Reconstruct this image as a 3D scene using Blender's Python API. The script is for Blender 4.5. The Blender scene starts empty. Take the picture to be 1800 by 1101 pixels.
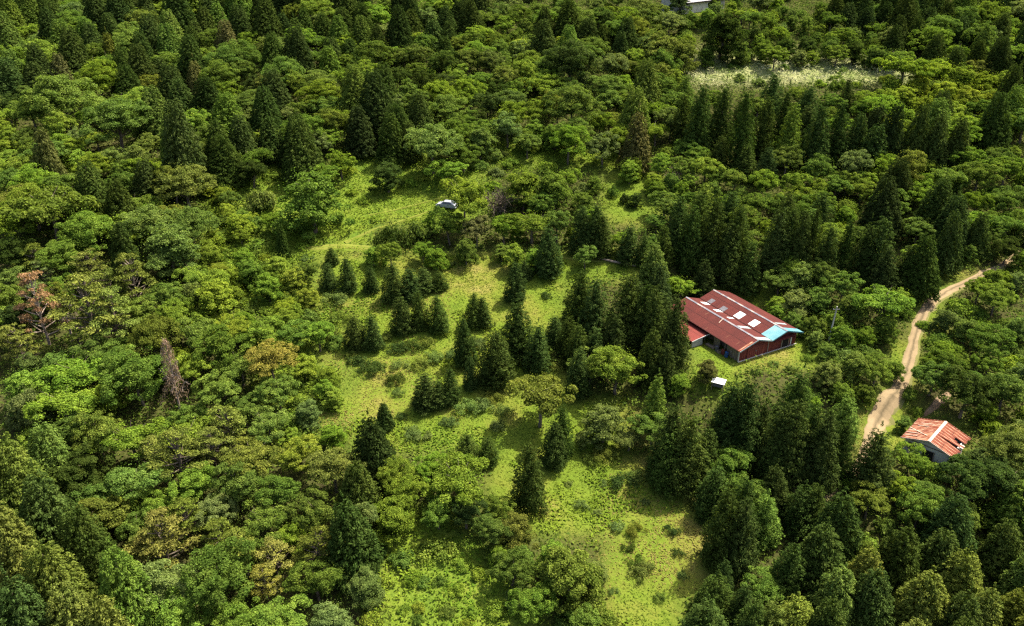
import bpy, math, random
import numpy as np
from mathutils import Vector, Matrix

scene = bpy.context.scene
COL = scene.collection
R = math.radians

# ------------------------------------------------------------------ camera
PW, PH = 1800.0, 1101.0
FPX = 1400.0
PITCH = R(27.0)
CAM_H = 90.0
SLOPE = 0.249                                     # the hillside climbs away from the camera
cam_data = bpy.data.cameras.new("camera")
cam = bpy.data.objects.new("camera", cam_data)
COL.objects.link(cam)
cam.location = (0, 0, CAM_H)
cam.rotation_euler = (R(90) - PITCH, 0, 0)
cam_data.sensor_width = 36.0
cam_data.lens = FPX / PW * 36.0
cam_data.clip_start = 1.0
cam_data.clip_end = 6000.0
scene.camera = cam

# ------------------------------------------------------------------ light
SUN_EL, SUN_DIR = R(61), (0.84, 0.54)          # the sun stands beyond and to the right
world = bpy.data.worlds.new("World")
scene.world = world
world.use_nodes = True
wn = world.node_tree.nodes
bg = wn.get("Background") or wn.new("ShaderNodeBackground")
sky = wn.new("ShaderNodeTexSky")
sky.sky_type = 'NISHITA'
sky.sun_disc = False
sky.sun_elevation = SUN_EL
sky.sun_rotation = math.atan2(SUN_DIR[0], SUN_DIR[1])
world.node_tree.links.new(sky.outputs[0], bg.inputs[0])
sky.dust_density = 5.0
sky.ozone_density = 0.6
bg.inputs[1].default_value = 0.115
sun_data = bpy.data.lights.new("sun", 'SUN')
sun_data.energy = 4.6
sun_data.angle = R(0.5)
sun_data.color = (1.0, 0.93, 0.80)
sun = bpy.data.objects.new("sun", sun_data)
COL.objects.link(sun)
_d = Vector((SUN_DIR[0] * math.cos(SUN_EL), SUN_DIR[1] * math.cos(SUN_EL), math.sin(SUN_EL)))
sun.rotation_euler = _d.to_track_quat('Z', 'Y').to_euler()

scene.view_settings.view_transform = 'Standard'
scene.view_settings.look = 'None'
scene.view_settings.gamma = 1.0
scene.view_settings.exposure = 1.5
scene.render.engine = 'CYCLES'
scene.cycles.max_bounces = 5
scene.cycles.diffuse_bounces = 2
scene.cycles.glossy_bounces = 2
scene.cycles.transmission_bounces = 3
scene.cycles.use_denoising = False
scene.cycles.pixel_filter_type = 'BLACKMAN_HARRIS'
scene.cycles.filter_width = 1.3

# ------------------------------------------------------------------ picking points from the view
SP, CP = math.sin(PITCH), math.cos(PITCH)


PADS = []          # level ground cut for the buildings: (x, y, inner radius, outer radius, height)


def slope(x, y):
    y = np.asarray(y, float)
    yy = np.where(y > 520, 520 + 120 * np.tanh((y - 520) / 120), np.where(y < -40, -40 + 60 * np.tanh((y + 40) / 60), y))
    x = np.asarray(x, float)
    z = SLOPE * yy
    z = z + 0.55 * np.sin(x / 37 + 1.0) * np.sin(y / 45) + 0.35 * np.sin(x / 17 + y / 23)
    return z


def terrain(x, y):
    x = np.asarray(x, float); y = np.asarray(y, float)
    z = slope(x, y)
    for cx, cy, r0, r1, h in PADS:
        d = np.hypot(x - cx, y - cy)
        t = np.clip((r1 - d) / (r1 - r0), 0, 1)
        t = t * t * (3 - 2 * t)
        z = z * (1 - t) + h * t
    return z


def tz(x, y):
    return float(terrain(x, y))


def ray(px, py):
    u, v = (px - PW / 2) / FPX, (py - PH / 2) / FPX
    return np.array([u, CP - v * SP, -SP - v * CP])     # its length along the lens axis is 1


_T = np.linspace(40, 420, 191)


def hit(px, py, above=0.0):
    """Where the line of sight through a point of the view meets the ground (or a level above it)."""
    d = ray(px, py)
    f = CAM_H + d[2] * _T - above - terrain(d[0] * _T, d[1] * _T)
    k = np.nonzero(f < 0)[0]
    i = int(k[0]) if len(k) else len(_T) - 1
    lo, hi = _T[max(i - 1, 0)], _T[i]
    for _ in range(16):
        m = (lo + hi) / 2
        if CAM_H + d[2] * m - above - tz(d[0] * m, d[1] * m) < 0: hi = m
        else: lo = m
    return d[0] * hi, d[1] * hi, hi


def at_level(px, py, z):
    d = ray(px, py)
    t = (CAM_H - z) / -d[2]
    return d[0] * t, d[1] * t, t


def project(x, y, z):
    dy, dz = y, z - CAM_H
    zc = dy * CP - dz * SP
    v = -(dy * SP + dz * CP) / zc
    return PW / 2 + FPX * x / zc, PH / 2 + FPX * v, zc


def pad(px, py, r0, r1, dz=0.0):
    x, y, _ = hit(px, py)
    PADS.append((x, y, r0, r1, tz(x, y) + dz))
    return PADS[-1][4]


Z_BARN = pad(1296, 585, 13.0, 21.0, -0.7)
Z_SHED = pad(1632, 790, 5.5, 10.0, 0.0)
Z_HOUSE = pad(1240, 20, 9.0, 15.0, 0.0)


# ------------------------------------------------------------------ materials
def new_mat(name):
    m = bpy.data.materials.new(name)
    m.use_nodes = True
    nt = m.node_tree
    for n in list(nt.nodes):
        nt.nodes.remove(n)
    out = nt.nodes.new("ShaderNodeOutputMaterial")
    return m, nt, out


def N(nt, t, **kw):
    n = nt.nodes.new(t)
    for k, v in kw.items():
        setattr(n, k, v)
    return n


def leaf_material(name, var=0.35, trans=0.28, hue=0.03, warm=0.0):
    """Foliage: the object's own colour, varied from leaf to leaf and from branch to branch."""
    m, nt, out = new_mat(name)
    L = nt.links.new
    oi = N(nt, "ShaderNodeObjectInfo")
    geo = N(nt, "ShaderNodeNewGeometry")
    tc = N(nt, "ShaderNodeTexCoord")
    no = N(nt, "ShaderNodeTexNoise")
    no.inputs['Scale'].default_value = 2.2
    no.inputs['Detail'].default_value = 1.5
    L(tc.outputs['Object'], no.inputs['Vector'])
    h = N(nt, "ShaderNodeHueSaturation")
    L(oi.outputs['Color'], h.inputs['Color'])
    mr = N(nt, "ShaderNodeMapRange")
    mr.inputs['To Min'].default_value = 1 - var
    mr.inputs['To Max'].default_value = 1 + var
    L(geo.outputs['Random Per Island'], mr.inputs['Value'])
    mn = N(nt, "ShaderNodeMapRange")
    mn.inputs['From Min'].default_value = 0.3
    mn.inputs['From Max'].default_value = 0.7
    mn.inputs['To Min'].default_value = 0.75
    mn.inputs['To Max'].default_value = 1.3
    L(no.outputs['Fac'], mn.inputs['Value'])
    mu = N(nt, "ShaderNodeMath", operation='MULTIPLY')
    L(mr.outputs[0], mu.inputs[0]); L(mn.outputs[0], mu.inputs[1])
    L(mu.outputs[0], h.inputs['Value'])
    mh = N(nt, "ShaderNodeMapRange")
    mh.inputs['From Min'].default_value = 0.3
    mh.inputs['From Max'].default_value = 0.7
    mh.inputs['To Min'].default_value = 0.5 + hue
    mh.inputs['To Max'].default_value = 0.5 - hue
    L(no.outputs['Fac'], mh.inputs['Value'])
    L(mh.outputs[0], h.inputs['Hue'])
    d = N(nt, "ShaderNodeBsdfDiffuse")
    t = N(nt, "ShaderNodeBsdfTranslucent")
    L(h.outputs[0], d.inputs['Color'])
    g = N(nt, "ShaderNodeMixRGB", blend_type='MULTIPLY')
    g.inputs[0].default_value = 1.0
    g.inputs[2].default_value = (1.15, 1.25, 0.6, 1)
    L(h.outputs[0], g.inputs[1])
    L(g.outputs[0], t.inputs['Color'])
    mx = N(nt, "ShaderNodeMixShader")
    mx.inputs[0].default_value = trans
    L(d.outputs[0], mx.inputs[1]); L(t.outputs[0], mx.inputs[2])
    L(mx.outputs[0], out.inputs[0])
    return m


def noise_material(name, cols, scale=1.0, detail=5, rough=0.9, bump=0.0, bump_scale=None, stretch=None, coord='Object', spec=0.2):
    """A rough surface whose colour wanders through a ramp."""
    m, nt, out = new_mat(name)
    L = nt.links.new
    tc = N(nt, "ShaderNodeTexCoord")
    mp = N(nt, "ShaderNodeMapping")
    if stretch:
        mp.inputs['Scale'].default_value = stretch
    L(tc.outputs[coord], mp.inputs[0])
    no = N(nt, "ShaderNodeTexNoise")
    no.inputs['Scale'].default_value = scale
    no.inputs['Detail'].default_value = detail
    L(mp.outputs[0], no.inputs['Vector'])
    cr = N(nt, "ShaderNodeValToRGB")
    el = cr.color_ramp.elements
    n = len(cols)
    el[0].position = 0.3; el[0].color = (*cols[0], 1)
    el[1].position = 0.7; el[1].color = (*cols[-1], 1)
    for i in range(1, n - 1):
        e = el.new(0.3 + 0.4 * i / (n - 1)); e.color = (*cols[i], 1)
    L(no.outputs['Fac'], cr.inputs[0])
    b = N(nt, "ShaderNodeBsdfPrincipled")
    b.inputs['Roughness'].default_value = rough
    b.inputs['Specular IOR Level'].default_value = spec
    L(cr.outputs[0], b.inputs['Base Color'])
    if bump:
        n2 = N(nt, "ShaderNodeTexNoise")
        n2.inputs['Scale'].default_value = bump_scale or scale * 4
        n2.inputs['Detail'].default_value = 4
        L(tc.outputs[coord], n2.inputs['Vector'])
        bp = N(nt, "ShaderNodeBump")
        bp.inputs['Strength'].default_value = bump
        L(n2.outputs['Fac'], bp.inputs['Height'])
        L(bp.outputs[0], b.inputs['Normal'])
    L(b.outputs[0], out.inputs[0])
    return m


def roof_material(name, base, dark, rust, rust_amount, pale=None):
    """Painted corrugated sheet: sheet-to-sheet tone, faded patches and rust; x runs along the ridge, y up the slope."""
    m, nt, out = new_mat(name)
    L = nt.links.new
    tc = N(nt, "ShaderNodeTexCoord")
    sp = N(nt, "ShaderNodeSeparateXYZ")
    L(tc.outputs['UV'], sp.inputs[0])
    # one tone per sheet
    fx = N(nt, "ShaderNodeMath", operation='MULTIPLY'); fx.inputs[1].default_value = 1 / 0.8
    L(sp.outputs[0], fx.inputs[0])
    fl = N(nt, "ShaderNodeMath", operation='FLOOR'); L(fx.outputs[0], fl.inputs[0])
    fy = N(nt, "ShaderNodeMath", operation='MULTIPLY'); fy.inputs[1].default_value = 1 / 1.9
    L(sp.outputs[1], fy.inputs[0])
    fl2 = N(nt, "ShaderNodeMath", operation='FLOOR'); L(fy.outputs[0], fl2.inputs[0])
    cb = N(nt, "ShaderNodeCombineXYZ"); L(fl.outputs[0], cb.inputs[0]); L(fl2.outputs[0], cb.inputs[1])
    wh = N(nt, "ShaderNodeTexWhiteNoise"); L(cb.outputs[0], wh.inputs['Vector'])
    mp = N(nt, "ShaderNodeMapping"); mp.inputs['Scale'].default_value = (1.6, 0.35, 1)
    L(tc.outputs['UV'], mp.inputs[0])
    no = N(nt, "ShaderNodeTexNoise"); no.inputs['Scale'].default_value = 1.3; no.inputs['Detail'].default_value = 6
    L(mp.outputs[0], no.inputs['Vector'])
    mixs = N(nt, "ShaderNodeMixRGB"); mixs.inputs[1].default_value = (*dark, 1); mixs.inputs[2].default_value = (*base, 1)
    ad = N(nt, "ShaderNodeMath", operation='ADD')
    w2 = N(nt, "ShaderNodeMath", operation='MULTIPLY'); w2.inputs[1].default_value = 0.45
    L(wh.outputs['Value'], w2.inputs[0])
    n3 = N(nt, "ShaderNodeTexNoise"); n3.inputs['Scale'].default_value = 0.55; n3.inputs['Detail'].default_value = 4
    L(tc.outputs['UV'], n3.inputs['Vector'])
    L(w2.outputs[0], ad.inputs[0]); L(n3.outputs['Fac'], ad.inputs[1])
    L(ad.outputs[0], mixs.inputs[0])
    th = N(nt, "ShaderNodeMapRange")
    th.inputs['From Min'].default_value = 0.72 - rust_amount
    th.inputs['From Max'].default_value = 0.80 - rust_amount * 0.8
    L(no.outputs['Fac'], th.inputs['Value'])
    mr = N(nt, "ShaderNodeMixRGB"); mr.inputs[2].default_value = (*rust, 1)
    L(mixs.outputs[0], mr.inputs[1]); L(th.outputs[0], mr.inputs[0])
    last = mr
    lp = N(nt, "ShaderNodeMath", operation='FRACT'); L(fy.outputs[0], lp.inputs[0])      # a darker line along each sheet lap
    lt = N(nt, "ShaderNodeMath", operation='LESS_THAN'); lt.inputs[1].default_value = 0.07; L(lp.outputs[0], lt.inputs[0])
    lf = N(nt, "ShaderNodeMath", operation='MULTIPLY'); lf.inputs[1].default_value = 0.55; L(lt.outputs[0], lf.inputs[0])
    ld = N(nt, "ShaderNodeMixRGB"); ld.inputs[2].default_value = (*[c * .45 for c in dark], 1)
    L(lf.outputs[0], ld.inputs[0]); L(last.outputs[0], ld.inputs[1]); last = ld
    if pale:                                        # chalky weathered ribs along the corrugations and across the laps
        wv = N(nt, "ShaderNodeMath", operation='FRACT'); 
        k = N(nt, "ShaderNodeMath", operation='MULTIPLY'); k.inputs[1].default_value = 1 / 0.42
        L(sp.outputs[0], k.inputs[0]); L(k.outputs[0], wv.inputs[0])
        gt = N(nt, "ShaderNodeMath", operation='GREATER_THAN'); gt.inputs[1].default_value = 0.64
        L(wv.outputs[0], gt.inputs[0])
        n4 = N(nt, "ShaderNodeTexNoise"); n4.inputs['Scale'].default_value = 1.1; n4.inputs['Detail'].default_value = 3
        L(tc.outputs['UV'], n4.inputs['Vector'])
        g2 = N(nt, "ShaderNodeMapRange"); g2.inputs['From Min'].default_value = 0.36; g2.inputs['From Max'].default_value = 0.58
        L(n4.outputs['Fac'], g2.inputs['Value'])
        ml = N(nt, "ShaderNodeMath", operation='MULTIPLY'); L(gt.outputs[0], ml.inputs[0]); L(g2.outputs[0], ml.inputs[1])
        m2 = N(nt, "ShaderNodeMixRGB"); m2.inputs[2].default_value = (*pale, 1)
        L(ml.outputs[0], m2.inputs[0]); L(last.outputs[0], m2.inputs[1])
        last = m2
    b = N(nt, "ShaderNodeBsdfPrincipled")
    b.inputs['Roughness'].default_value = 0.75
    b.inputs['Specular IOR Level'].default_value = 0.12
    L(last.outputs[0], b.inputs['Base Color'])
    L(b.outputs[0], out.inputs[0])
    return m


M_LEAF = leaf_material("leaf_blades", 0.48, 0.38, 0.012)
M_NEEDLE = leaf_material("needle_sprays", 0.52, 0.24, 0.012)
M_BARK = noise_material("bark", [(0.05, 0.037, 0.025), (0.11, 0.085, 0.06), (0.17, 0.14, 0.11)], 3.0, stretch=(3, 3, 0.6), bump=0.4)
M_DEADBARK = noise_material("dead_bark", [(0.16, 0.11, 0.08), (0.26, 0.2, 0.155), (0.33, 0.27, 0.22)], 2.5, bump=0.3)
M_DIRT = noise_material("road_dirt", [(0.30, 0.215, 0.135), (0.40, 0.30, 0.20), (0.47, 0.37, 0.26)], 0.7, 8, bump=0.25, bump_scale=3.0)
M_SOIL = noise_material("bare_soil", [(0.11, 0.072, 0.042), (0.17, 0.115, 0.066), (0.23, 0.165, 0.10)], 0.9, 8, bump=0.3)
M_REDROOF = roof_material("red_sheet", (0.082, 0.0165, 0.0125), (0.046, 0.0105, 0.0088), (0.11, 0.045, 0.026), 0.09)
M_PINKROOF = roof_material("faded_red_sheet", (0.150, 0.030, 0.023), (0.115, 0.026, 0.020), (0.2, 0.075, 0.045), 0.02)
M_RUSTROOF = roof_material("rusty_sheet", (0.165, 0.042, 0.021), (0.095, 0.022, 0.013), (0.27, 0.115, 0.058), 0.20, (0.40, 0.25, 0.16))
M_BLUEROOF = noise_material("pale_blue_sheet", [(0.055, 0.17, 0.20), (0.08, 0.22, 0.25), (0.13, 0.26, 0.285)], 0.8, rough=0.5)
M_PALEROOF = noise_material("pale_sheet", [(0.16, 0.21, 0.21), (0.24, 0.30, 0.29), (0.32, 0.36, 0.35)], 0.9, rough=0.5)
M_WHITE = noise_material("white_sheet", [(0.46, 0.46, 0.43), (0.55, 0.55, 0.52), (0.62, 0.62, 0.59)], 1.0, rough=0.5)
M_FARROOF = noise_material("weathered_pale_roof", [(0.24, 0.235, 0.23), (0.30, 0.29, 0.285), (0.38, 0.38, 0.38)], 0.6)
M_CAP = noise_material("ridge_cap_metal", [(0.11, 0.115, 0.14), (0.17, 0.165, 0.18), (0.36, 0.29, 0.25)], 0.8, rough=0.5)
M_SHEDCAP = noise_material("chalky_cap", [(0.36, 0.26, 0.19), (0.48, 0.38, 0.29)], 1.5, rough=0.6)
M_GREYMETAL = noise_material("grey_metal", [(0.075, 0.07, 0.078), (0.12, 0.115, 0.125)], 2.0, rough=0.5)
M_REDWALL = noise_material("red_board", [(0.085, 0.018, 0.014), (0.15, 0.034, 0.024), (0.22, 0.06, 0.04)], 2.0, stretch=(5, 5, 0.35), bump=0.3)
M_OLDWOOD = noise_material("old_wood", [(0.10, 0.075, 0.055), (0.19, 0.15, 0.11), (0.27, 0.22, 0.17)], 2.0, stretch=(5, 5, 0.4), bump=0.3)
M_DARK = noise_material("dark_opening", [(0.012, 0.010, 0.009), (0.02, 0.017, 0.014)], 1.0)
M_GREYWALL = noise_material("grey_mortar", [(0.30, 0.28, 0.25), (0.42, 0.40, 0.36), (0.50, 0.47, 0.42)], 0.9, 6, bump=0.2)
M_CONCRETE = noise_material("concrete", [(0.28, 0.26, 0.23), (0.40, 0.38, 0.34)], 1.2, 6)
M_BLUEDRUM = noise_material("blue_plastic", [(0.02, 0.06, 0.16), (0.03, 0.085, 0.22)], 2.0, rough=0.4)
M_SILVER = noise_material("silver_paint", [(0.24, 0.25, 0.29), (0.30, 0.31, 0.35)], 1.0, rough=0.3, spec=0.5)
M_GLASS = noise_material("dark_glass", [(0.02, 0.025, 0.03), (0.03, 0.035, 0.04)], 1.0, rough=0.1, spec=0.6)
M_RUBBER = noise_material("rubber", [(0.02, 0.02, 0.02), (0.035, 0.035, 0.035)], 2.0)


# ------------------------------------------------------------------ mesh helpers
def quads_mesh(name, Q, mats, mat_index=None, uv=None, attr=None):
    """Q: (n, 4, 3) corner points -> one mesh."""
    Q = np.asarray(Q, np.float32)
    n = len(Q)
    me = bpy.data.meshes.new(name)
    me.vertices.add(n * 4)
    me.vertices.foreach_set("co", Q.reshape(-1))
    me.loops.add(n * 4)
    me.loops.foreach_set("vertex_index", np.arange(n * 4, dtype=np.int32))
    me.polygons.add(n)
    me.polygons.foreach_set("loop_start", np.arange(0, n * 4, 4, dtype=np.int32))
    me.polygons.foreach_set("loop_total", np.full(n, 4, np.int32))
    for m in mats:
        me.materials.append(m)
    if mat_index is not None:
        me.polygons.foreach_set("material_index", np.asarray(mat_index, np.int32))
    if attr is not None:
        a = me.color_attributes.new("tone", 'FLOAT_COLOR', 'POINT')
        c = np.ones((n, 4, 4), np.float32)
        c[:, :, :3] = np.asarray(attr, np.float32)[:, None, :]
        a.data.foreach_set("color", c.reshape(-1))
    me.update(calc_edges=True)
    return me


def unit(v):
    return v / np.maximum(np.linalg.norm(v, axis=-1, keepdims=True), 1e-9)


def leaf_quads(c, nrm, size, aspect, rng, along=None, fold=0.25):
    """Rhombic leaves at c facing nrm; 'along' is the direction of the long axis."""
    n = len(c)
    nrm = unit(nrm)
    a = rng.normal(size=(n, 3)) if along is None else along
    t = unit(a - nrm * np.sum(a * nrm, axis=1, keepdims=True) + 1e-6)
    b = np.cross(nrm, t)
    s = np.asarray(size).reshape(-1, 1) * np.ones((n, 1))
    w = s * aspect
    down = nrm * s * fold
    return np.stack([c - t * s - down * 0.6, c - b * w, c + t * s - down, c + b * w], axis=1)


def sphere_dirs(n, rng, zmin=-1.0):
    z = rng.uniform(zmin, 1.0, n)
    a = rng.uniform(0, 2 * math.pi, n)
    r = np.sqrt(np.maximum(0, 1 - z * z))
    return np.stack([r * np.cos(a), r * np.sin(a), z], 1)


def tube(pts, radii, sides=6):
    """A tapered round limb as quads."""
    pts = np.asarray(pts, float)
    Q = []
    rings = []
    for i, p in enumerate(pts):
        d = unit((pts[min(i + 1, len(pts) - 1)] - pts[max(i - 1, 0)])[None])[0]
        ref = np.array([1.0, 0, 0]) if abs(d[0]) < 0.8 else np.array([0, 1.0, 0])
        u = unit(np.cross(d, ref)[None])[0]
        v = np.cross(d, u)
        ang = np.arange(sides) * 2 * math.pi / sides
        rings.append(p + radii[i] * (np.cos(ang)[:, None] * u + np.sin(ang)[:, None] * v))
    for i in range(len(pts) - 1):
        for k in range(sides):
            k2 = (k + 1) % sides
            Q.append([rings[i][k], rings[i][k2], rings[i + 1][k2], rings[i + 1][k]])
    return Q


class MB:
    """Collects polygons with UVs for built things (boxes, sheets, tubes)."""
    def __init__(self):
        self.v, self.f, self.uv = [], [], []

    def poly(self, pts, uvs=None):
        i = len(self.v)
        self.v += [tuple(p) for p in pts]
        self.f.append(list(range(i, i + len(pts))))
        self.uv += list(uvs) if uvs else [(p[0], p[1]) for p in pts]

    def box(self, x0, x1, y0, y1, z0, z1):
        p = [(x, y, z) for z in (z0, z1) for y in (y0, y1) for x in (x0, x1)]
        for q in ((0, 2, 3, 1), (4, 5, 7, 6), (0, 1, 5, 4), (2, 6, 7, 3), (0, 4, 6, 2), (1, 3, 7, 5)):
            self.poly([p[k] for k in q])

    def bar(self, a, b, w, h=None):
        """A straight bar of rectangular section from a to b."""
        h = h or w
        a, b = Vector(a), Vector(b)
        d = (b - a).normalized()
        up = Vector((0, 0, 1)) if abs(d.z) < 0.95 else Vector((1, 0, 0))
        s = d.cross(up).normalized() * (w / 2)
        u = s.cross(d).normalized() * (h / 2)
        A = [a + s + u, a - s + u, a - s - u, a + s - u]
        B = [b + s + u, b - s + u, b - s - u, b + s - u]
        for k in range(4):
            self.poly([A[k], A[(k + 1) % 4], B[(k + 1) % 4], B[k]])
        self.poly(A); self.poly(B[::-1])

    def tube(self, pts, radii, sides=10, cap=True):
        for q in tube(pts, radii, sides):
            self.poly(q)
        if cap:
            for p, r in ((pts[0], radii[0]), (pts[-1], radii[-1])):
                q = tube([np.asarray(p), np.asarray(p) + np.array([0, 0, 1e-3])], [r, r], sides)
                self.poly([x[0] for x in q])

    def sheet(self, p00, p10, p11, p01, thick, wave=0.0, pitch=0.2, ulen=None):
        """A roofing sheet between four corners (p00-p10 along the eave, p01-p11 along the ridge), with real corrugation."""
        p00, p10, p11, p01 = (np.array(p, float) for p in (p00, p10, p11, p01))
        L = np.linalg.norm(p10 - p00); S = np.linalg.norm(p01 - p00)
        nrm = unit(np.cross(p10 - p00, p01 - p00)[None])[0]
        if nrm[2] < 0:
            nrm = -nrm
        n = max(2, int(L / (pitch / 4))) if wave else 2
        prev = None
        for i in range(n + 1):
            t = i / n
            off = nrm * (wave * math.cos(2 * math.pi * t * L / pitch)) if wave else 0
            a = p00 + (p10 - p00) * t + off
            b = p01 + (p11 - p01) * t + off
            if prev is not None:
                a0, b0, t0 = prev
                self.poly([a0, a, b, b0], [(t0 * L, 0), (t * L, 0), (t * L, S), (t0 * L, S)])
                d = nrm * thick
                self.poly([a0 - d, b0 - d, b - d, a - d], [(t0 * L, 0), (t0 * L, S), (t * L, S), (t * L, 0)])
                self.poly([a0 - d, a - d, a, a0], [(t0 * L, 0)] * 4)
                self.poly([b0, b, b - d, b0 - d], [(t0 * L, S)] * 4)
            else:
                d = nrm * thick
                self.poly([a, b, b - d, a - d], [(0, 0)] * 4)
            prev = (a, b, t)
        a, b, t = prev
        d = nrm * thick
        self.poly([a, a - d, b - d, b], [(L, 0)] * 4)

    def build(self, name, mat, parent=None):
        me = bpy.data.meshes.new(name)
        me.from_pydata(self.v, [], self.f)
        uvl = me.uv_layers.new(name="uv")
        flat = []
        for f in self.f:
            for k in f:
                flat += self.uv[k][:2]
        uvl.data.foreach_set("uv", flat)
        me.materials.append(mat)
        me.update()
        o = bpy.data.objects.new(name, me)
        COL.objects.link(o)
        if parent:
            o.parent = parent
        return o


def tag(o, label=None, cat=None, group=None, kind=None):
    if label: o['label'] = label
    if cat: o['category'] = cat
    if group: o['group'] = group
    if kind: o['kind'] = kind
    return o


def empty(name, loc=(0, 0, 0), rz=0.0):
    o = bpy.data.objects.new(name, None)
    COL.objects.link(o)
    o.location = loc
    o.rotation_euler = (0, 0, rz)
    o.empty_display_size = 0.5
    return o


# ------------------------------------------------------------------ zones of the ground, read off a coarse chart of the view (50 px cells)
CHART = [
    "CCMCCMCMCCCMCBCCCBBBMBBB.SMSSMCCCMMM",
    "CMCCMCCMMCCCCMCCBBBCBCBBSSSSSSSCMCMM",
    "MMCMMCMMMMMMBBBBBBBBBBBBFFFFFFFFBMCC",
    "BMMMMCCCBCBBCCBBBBBBBBCMCCCCCCCYYYCC",
    "BMBBBCMCCCBBCCCBBBBBBBCMCCCCCCCCCCCM",
    "YBYBBCCCBWCCWWWBBWWWWWKKCCCCCCCCKKKK",
    "BBBCBBBBWWWWWWWWWKKKKGGKKKKKKKCCKKKK",
    "BBBCBBBBWWWWWWWWWKKKKGGKCCCCCKCCCKKK",
    "BBBCBBBBWWWWWKKKKKKCCCCKCCCCCCCCCCKK",
    "BPPPBBBYYYWGGGGGGGGGGGGCCCKKKKCCC.KK",
    "BPPPPBBYYYWGGGGGGGGGCCCC...KKKKK.KKK",
    "BPPPPYBYYBBGGGGGGGGGCCCC....KKKK.KKK",
    "BBBPBYYBYYYGGGGGGGGCCCCCGGGGGKK.KKKK",
    "YBBYBBPBYYYYGGGGGGGGCCCKGGCCKKK.KKKK",
    "BBYBBBPBYYYGGGGGGGGGGGCCCCCCCC..KKKK",
    "CBBBBPPYYYBCGGGGGGGGGGCCCCCCCC....KK",
    "CCBBBBPPYYCCCYYYYGGGGGGCCCCCCC.KCKKK",
    "CCCBBPPBYBCCCYYKKGGGGGGGGCCCCCKKKKCC",
    "CCCCYPPPPBBCCWWWKKGGGGGGGCCCCCKKGCCC",
    "CCCCPPPPPPBCCWWWWKKKKGGGGCCCCCKCCCCC",
    "CCCCCBBBPPBBBWWWWWKKKGGGGCCCCCCCCCCC",
    "CCCCCBBBBBBBBWWWWWWKKGGGCCCCCCCCCCCC",
]
CHART = [list(r) for r in CHART]
# low bright scrub along the left edge of the clearing (row, columns), and a few more cells of open grass
for _r, _c in ((6, (7,)), (7, (7, 8)), (8, (7, 8, 9)), (9, (8, 9, 10)), (10, (8, 9, 10)), (11, (9, 10, 11)), (12, (9, 10)), (13, (9, 10, 11)), (14, (9, 10)), (15, (9, 10))):
    for _k in _c:
        CHART[_r][_k] = 'L'
for _r, _k in ((12, 11), (12, 12), (13, 12), (14, 11)):
    CHART[_r][_k] = 'G'


def zone(px, py):
    c = int(min(35, max(0, px // 50))); r = int(min(21, max(0, py // 50)))
    return CHART[r][c]


# soft masks of zones on the ground, for colour
def zone_array(px, py):
    ch = np.array([list(r) for r in CHART])
    c = np.clip((px // 50).astype(int), 0, 35); r = np.clip((py // 50).astype(int), 0, 21)
    return ch[r, c]


# ------------------------------------------------------------------ ground
ROAD = [(1795, 440, 12), (1775, 460, 17), (1740, 478, 19), (1700, 497, 22), (1660, 516, 24), (1632, 538, 28), (1618, 563, 26), (1610, 590, 26),
        (1603, 622, 28), (1594, 655, 32), (1580, 690, 40), (1555, 715, 58), (1541, 745, 42), (1528, 780, 26), (1520, 805, 24), (1508, 830, 30), (1470, 862, 34), (1430, 880, 34), (1340, 805, 30)]
PATH_SHED = [(1672, 688, 16), (1650, 708, 18), (1628, 728, 14), (1612, 742, 10)]
TRACK_LOW = [(520, 440, 14), (600, 432, 20), (690, 440, 14), (800, 446, 11), (930, 448, 10), (1020, 456, 9), (1110, 464, 8), (1180, 474, 8)]
TRACK_A = [(600, 430, 12), (660, 402, 7), (720, 385, 5), (780, 362, 5), (820, 345, 5)]
TRACK_B = [(640, 380, 6), (690, 372, 5), (740, 358, 5), (790, 345, 5), (830, 338, 4)]


def polyline_world(pts):
    return [(*hit(x, y)[:2], w * hit(x, y)[2] / FPX * 0.39) for x, y, w in pts]


def dist_to_line(X, Y, line):
    best = np.full(X.shape, 1e9)
    for (x0, y0, r0), (x1, y1, r1) in zip(line[:-1], line[1:]):
        dx, dy = x1 - x0, y1 - y0
        t = np.clip(((X - x0) * dx + (Y - y0) * dy) / (dx * dx + dy * dy), 0, 1)
        d = np.hypot(X - x0 - t * dx, Y - y0 - t * dy) - (r0 + (r1 - r0) * t)
        best = np.minimum(best, d)
    return best


LINES = {k: polyline_world(v) for k, v in dict(road=ROAD, shed=PATH_SHED, low=TRACK_LOW, a=TRACK_A, b=TRACK_B).items()}


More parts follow.
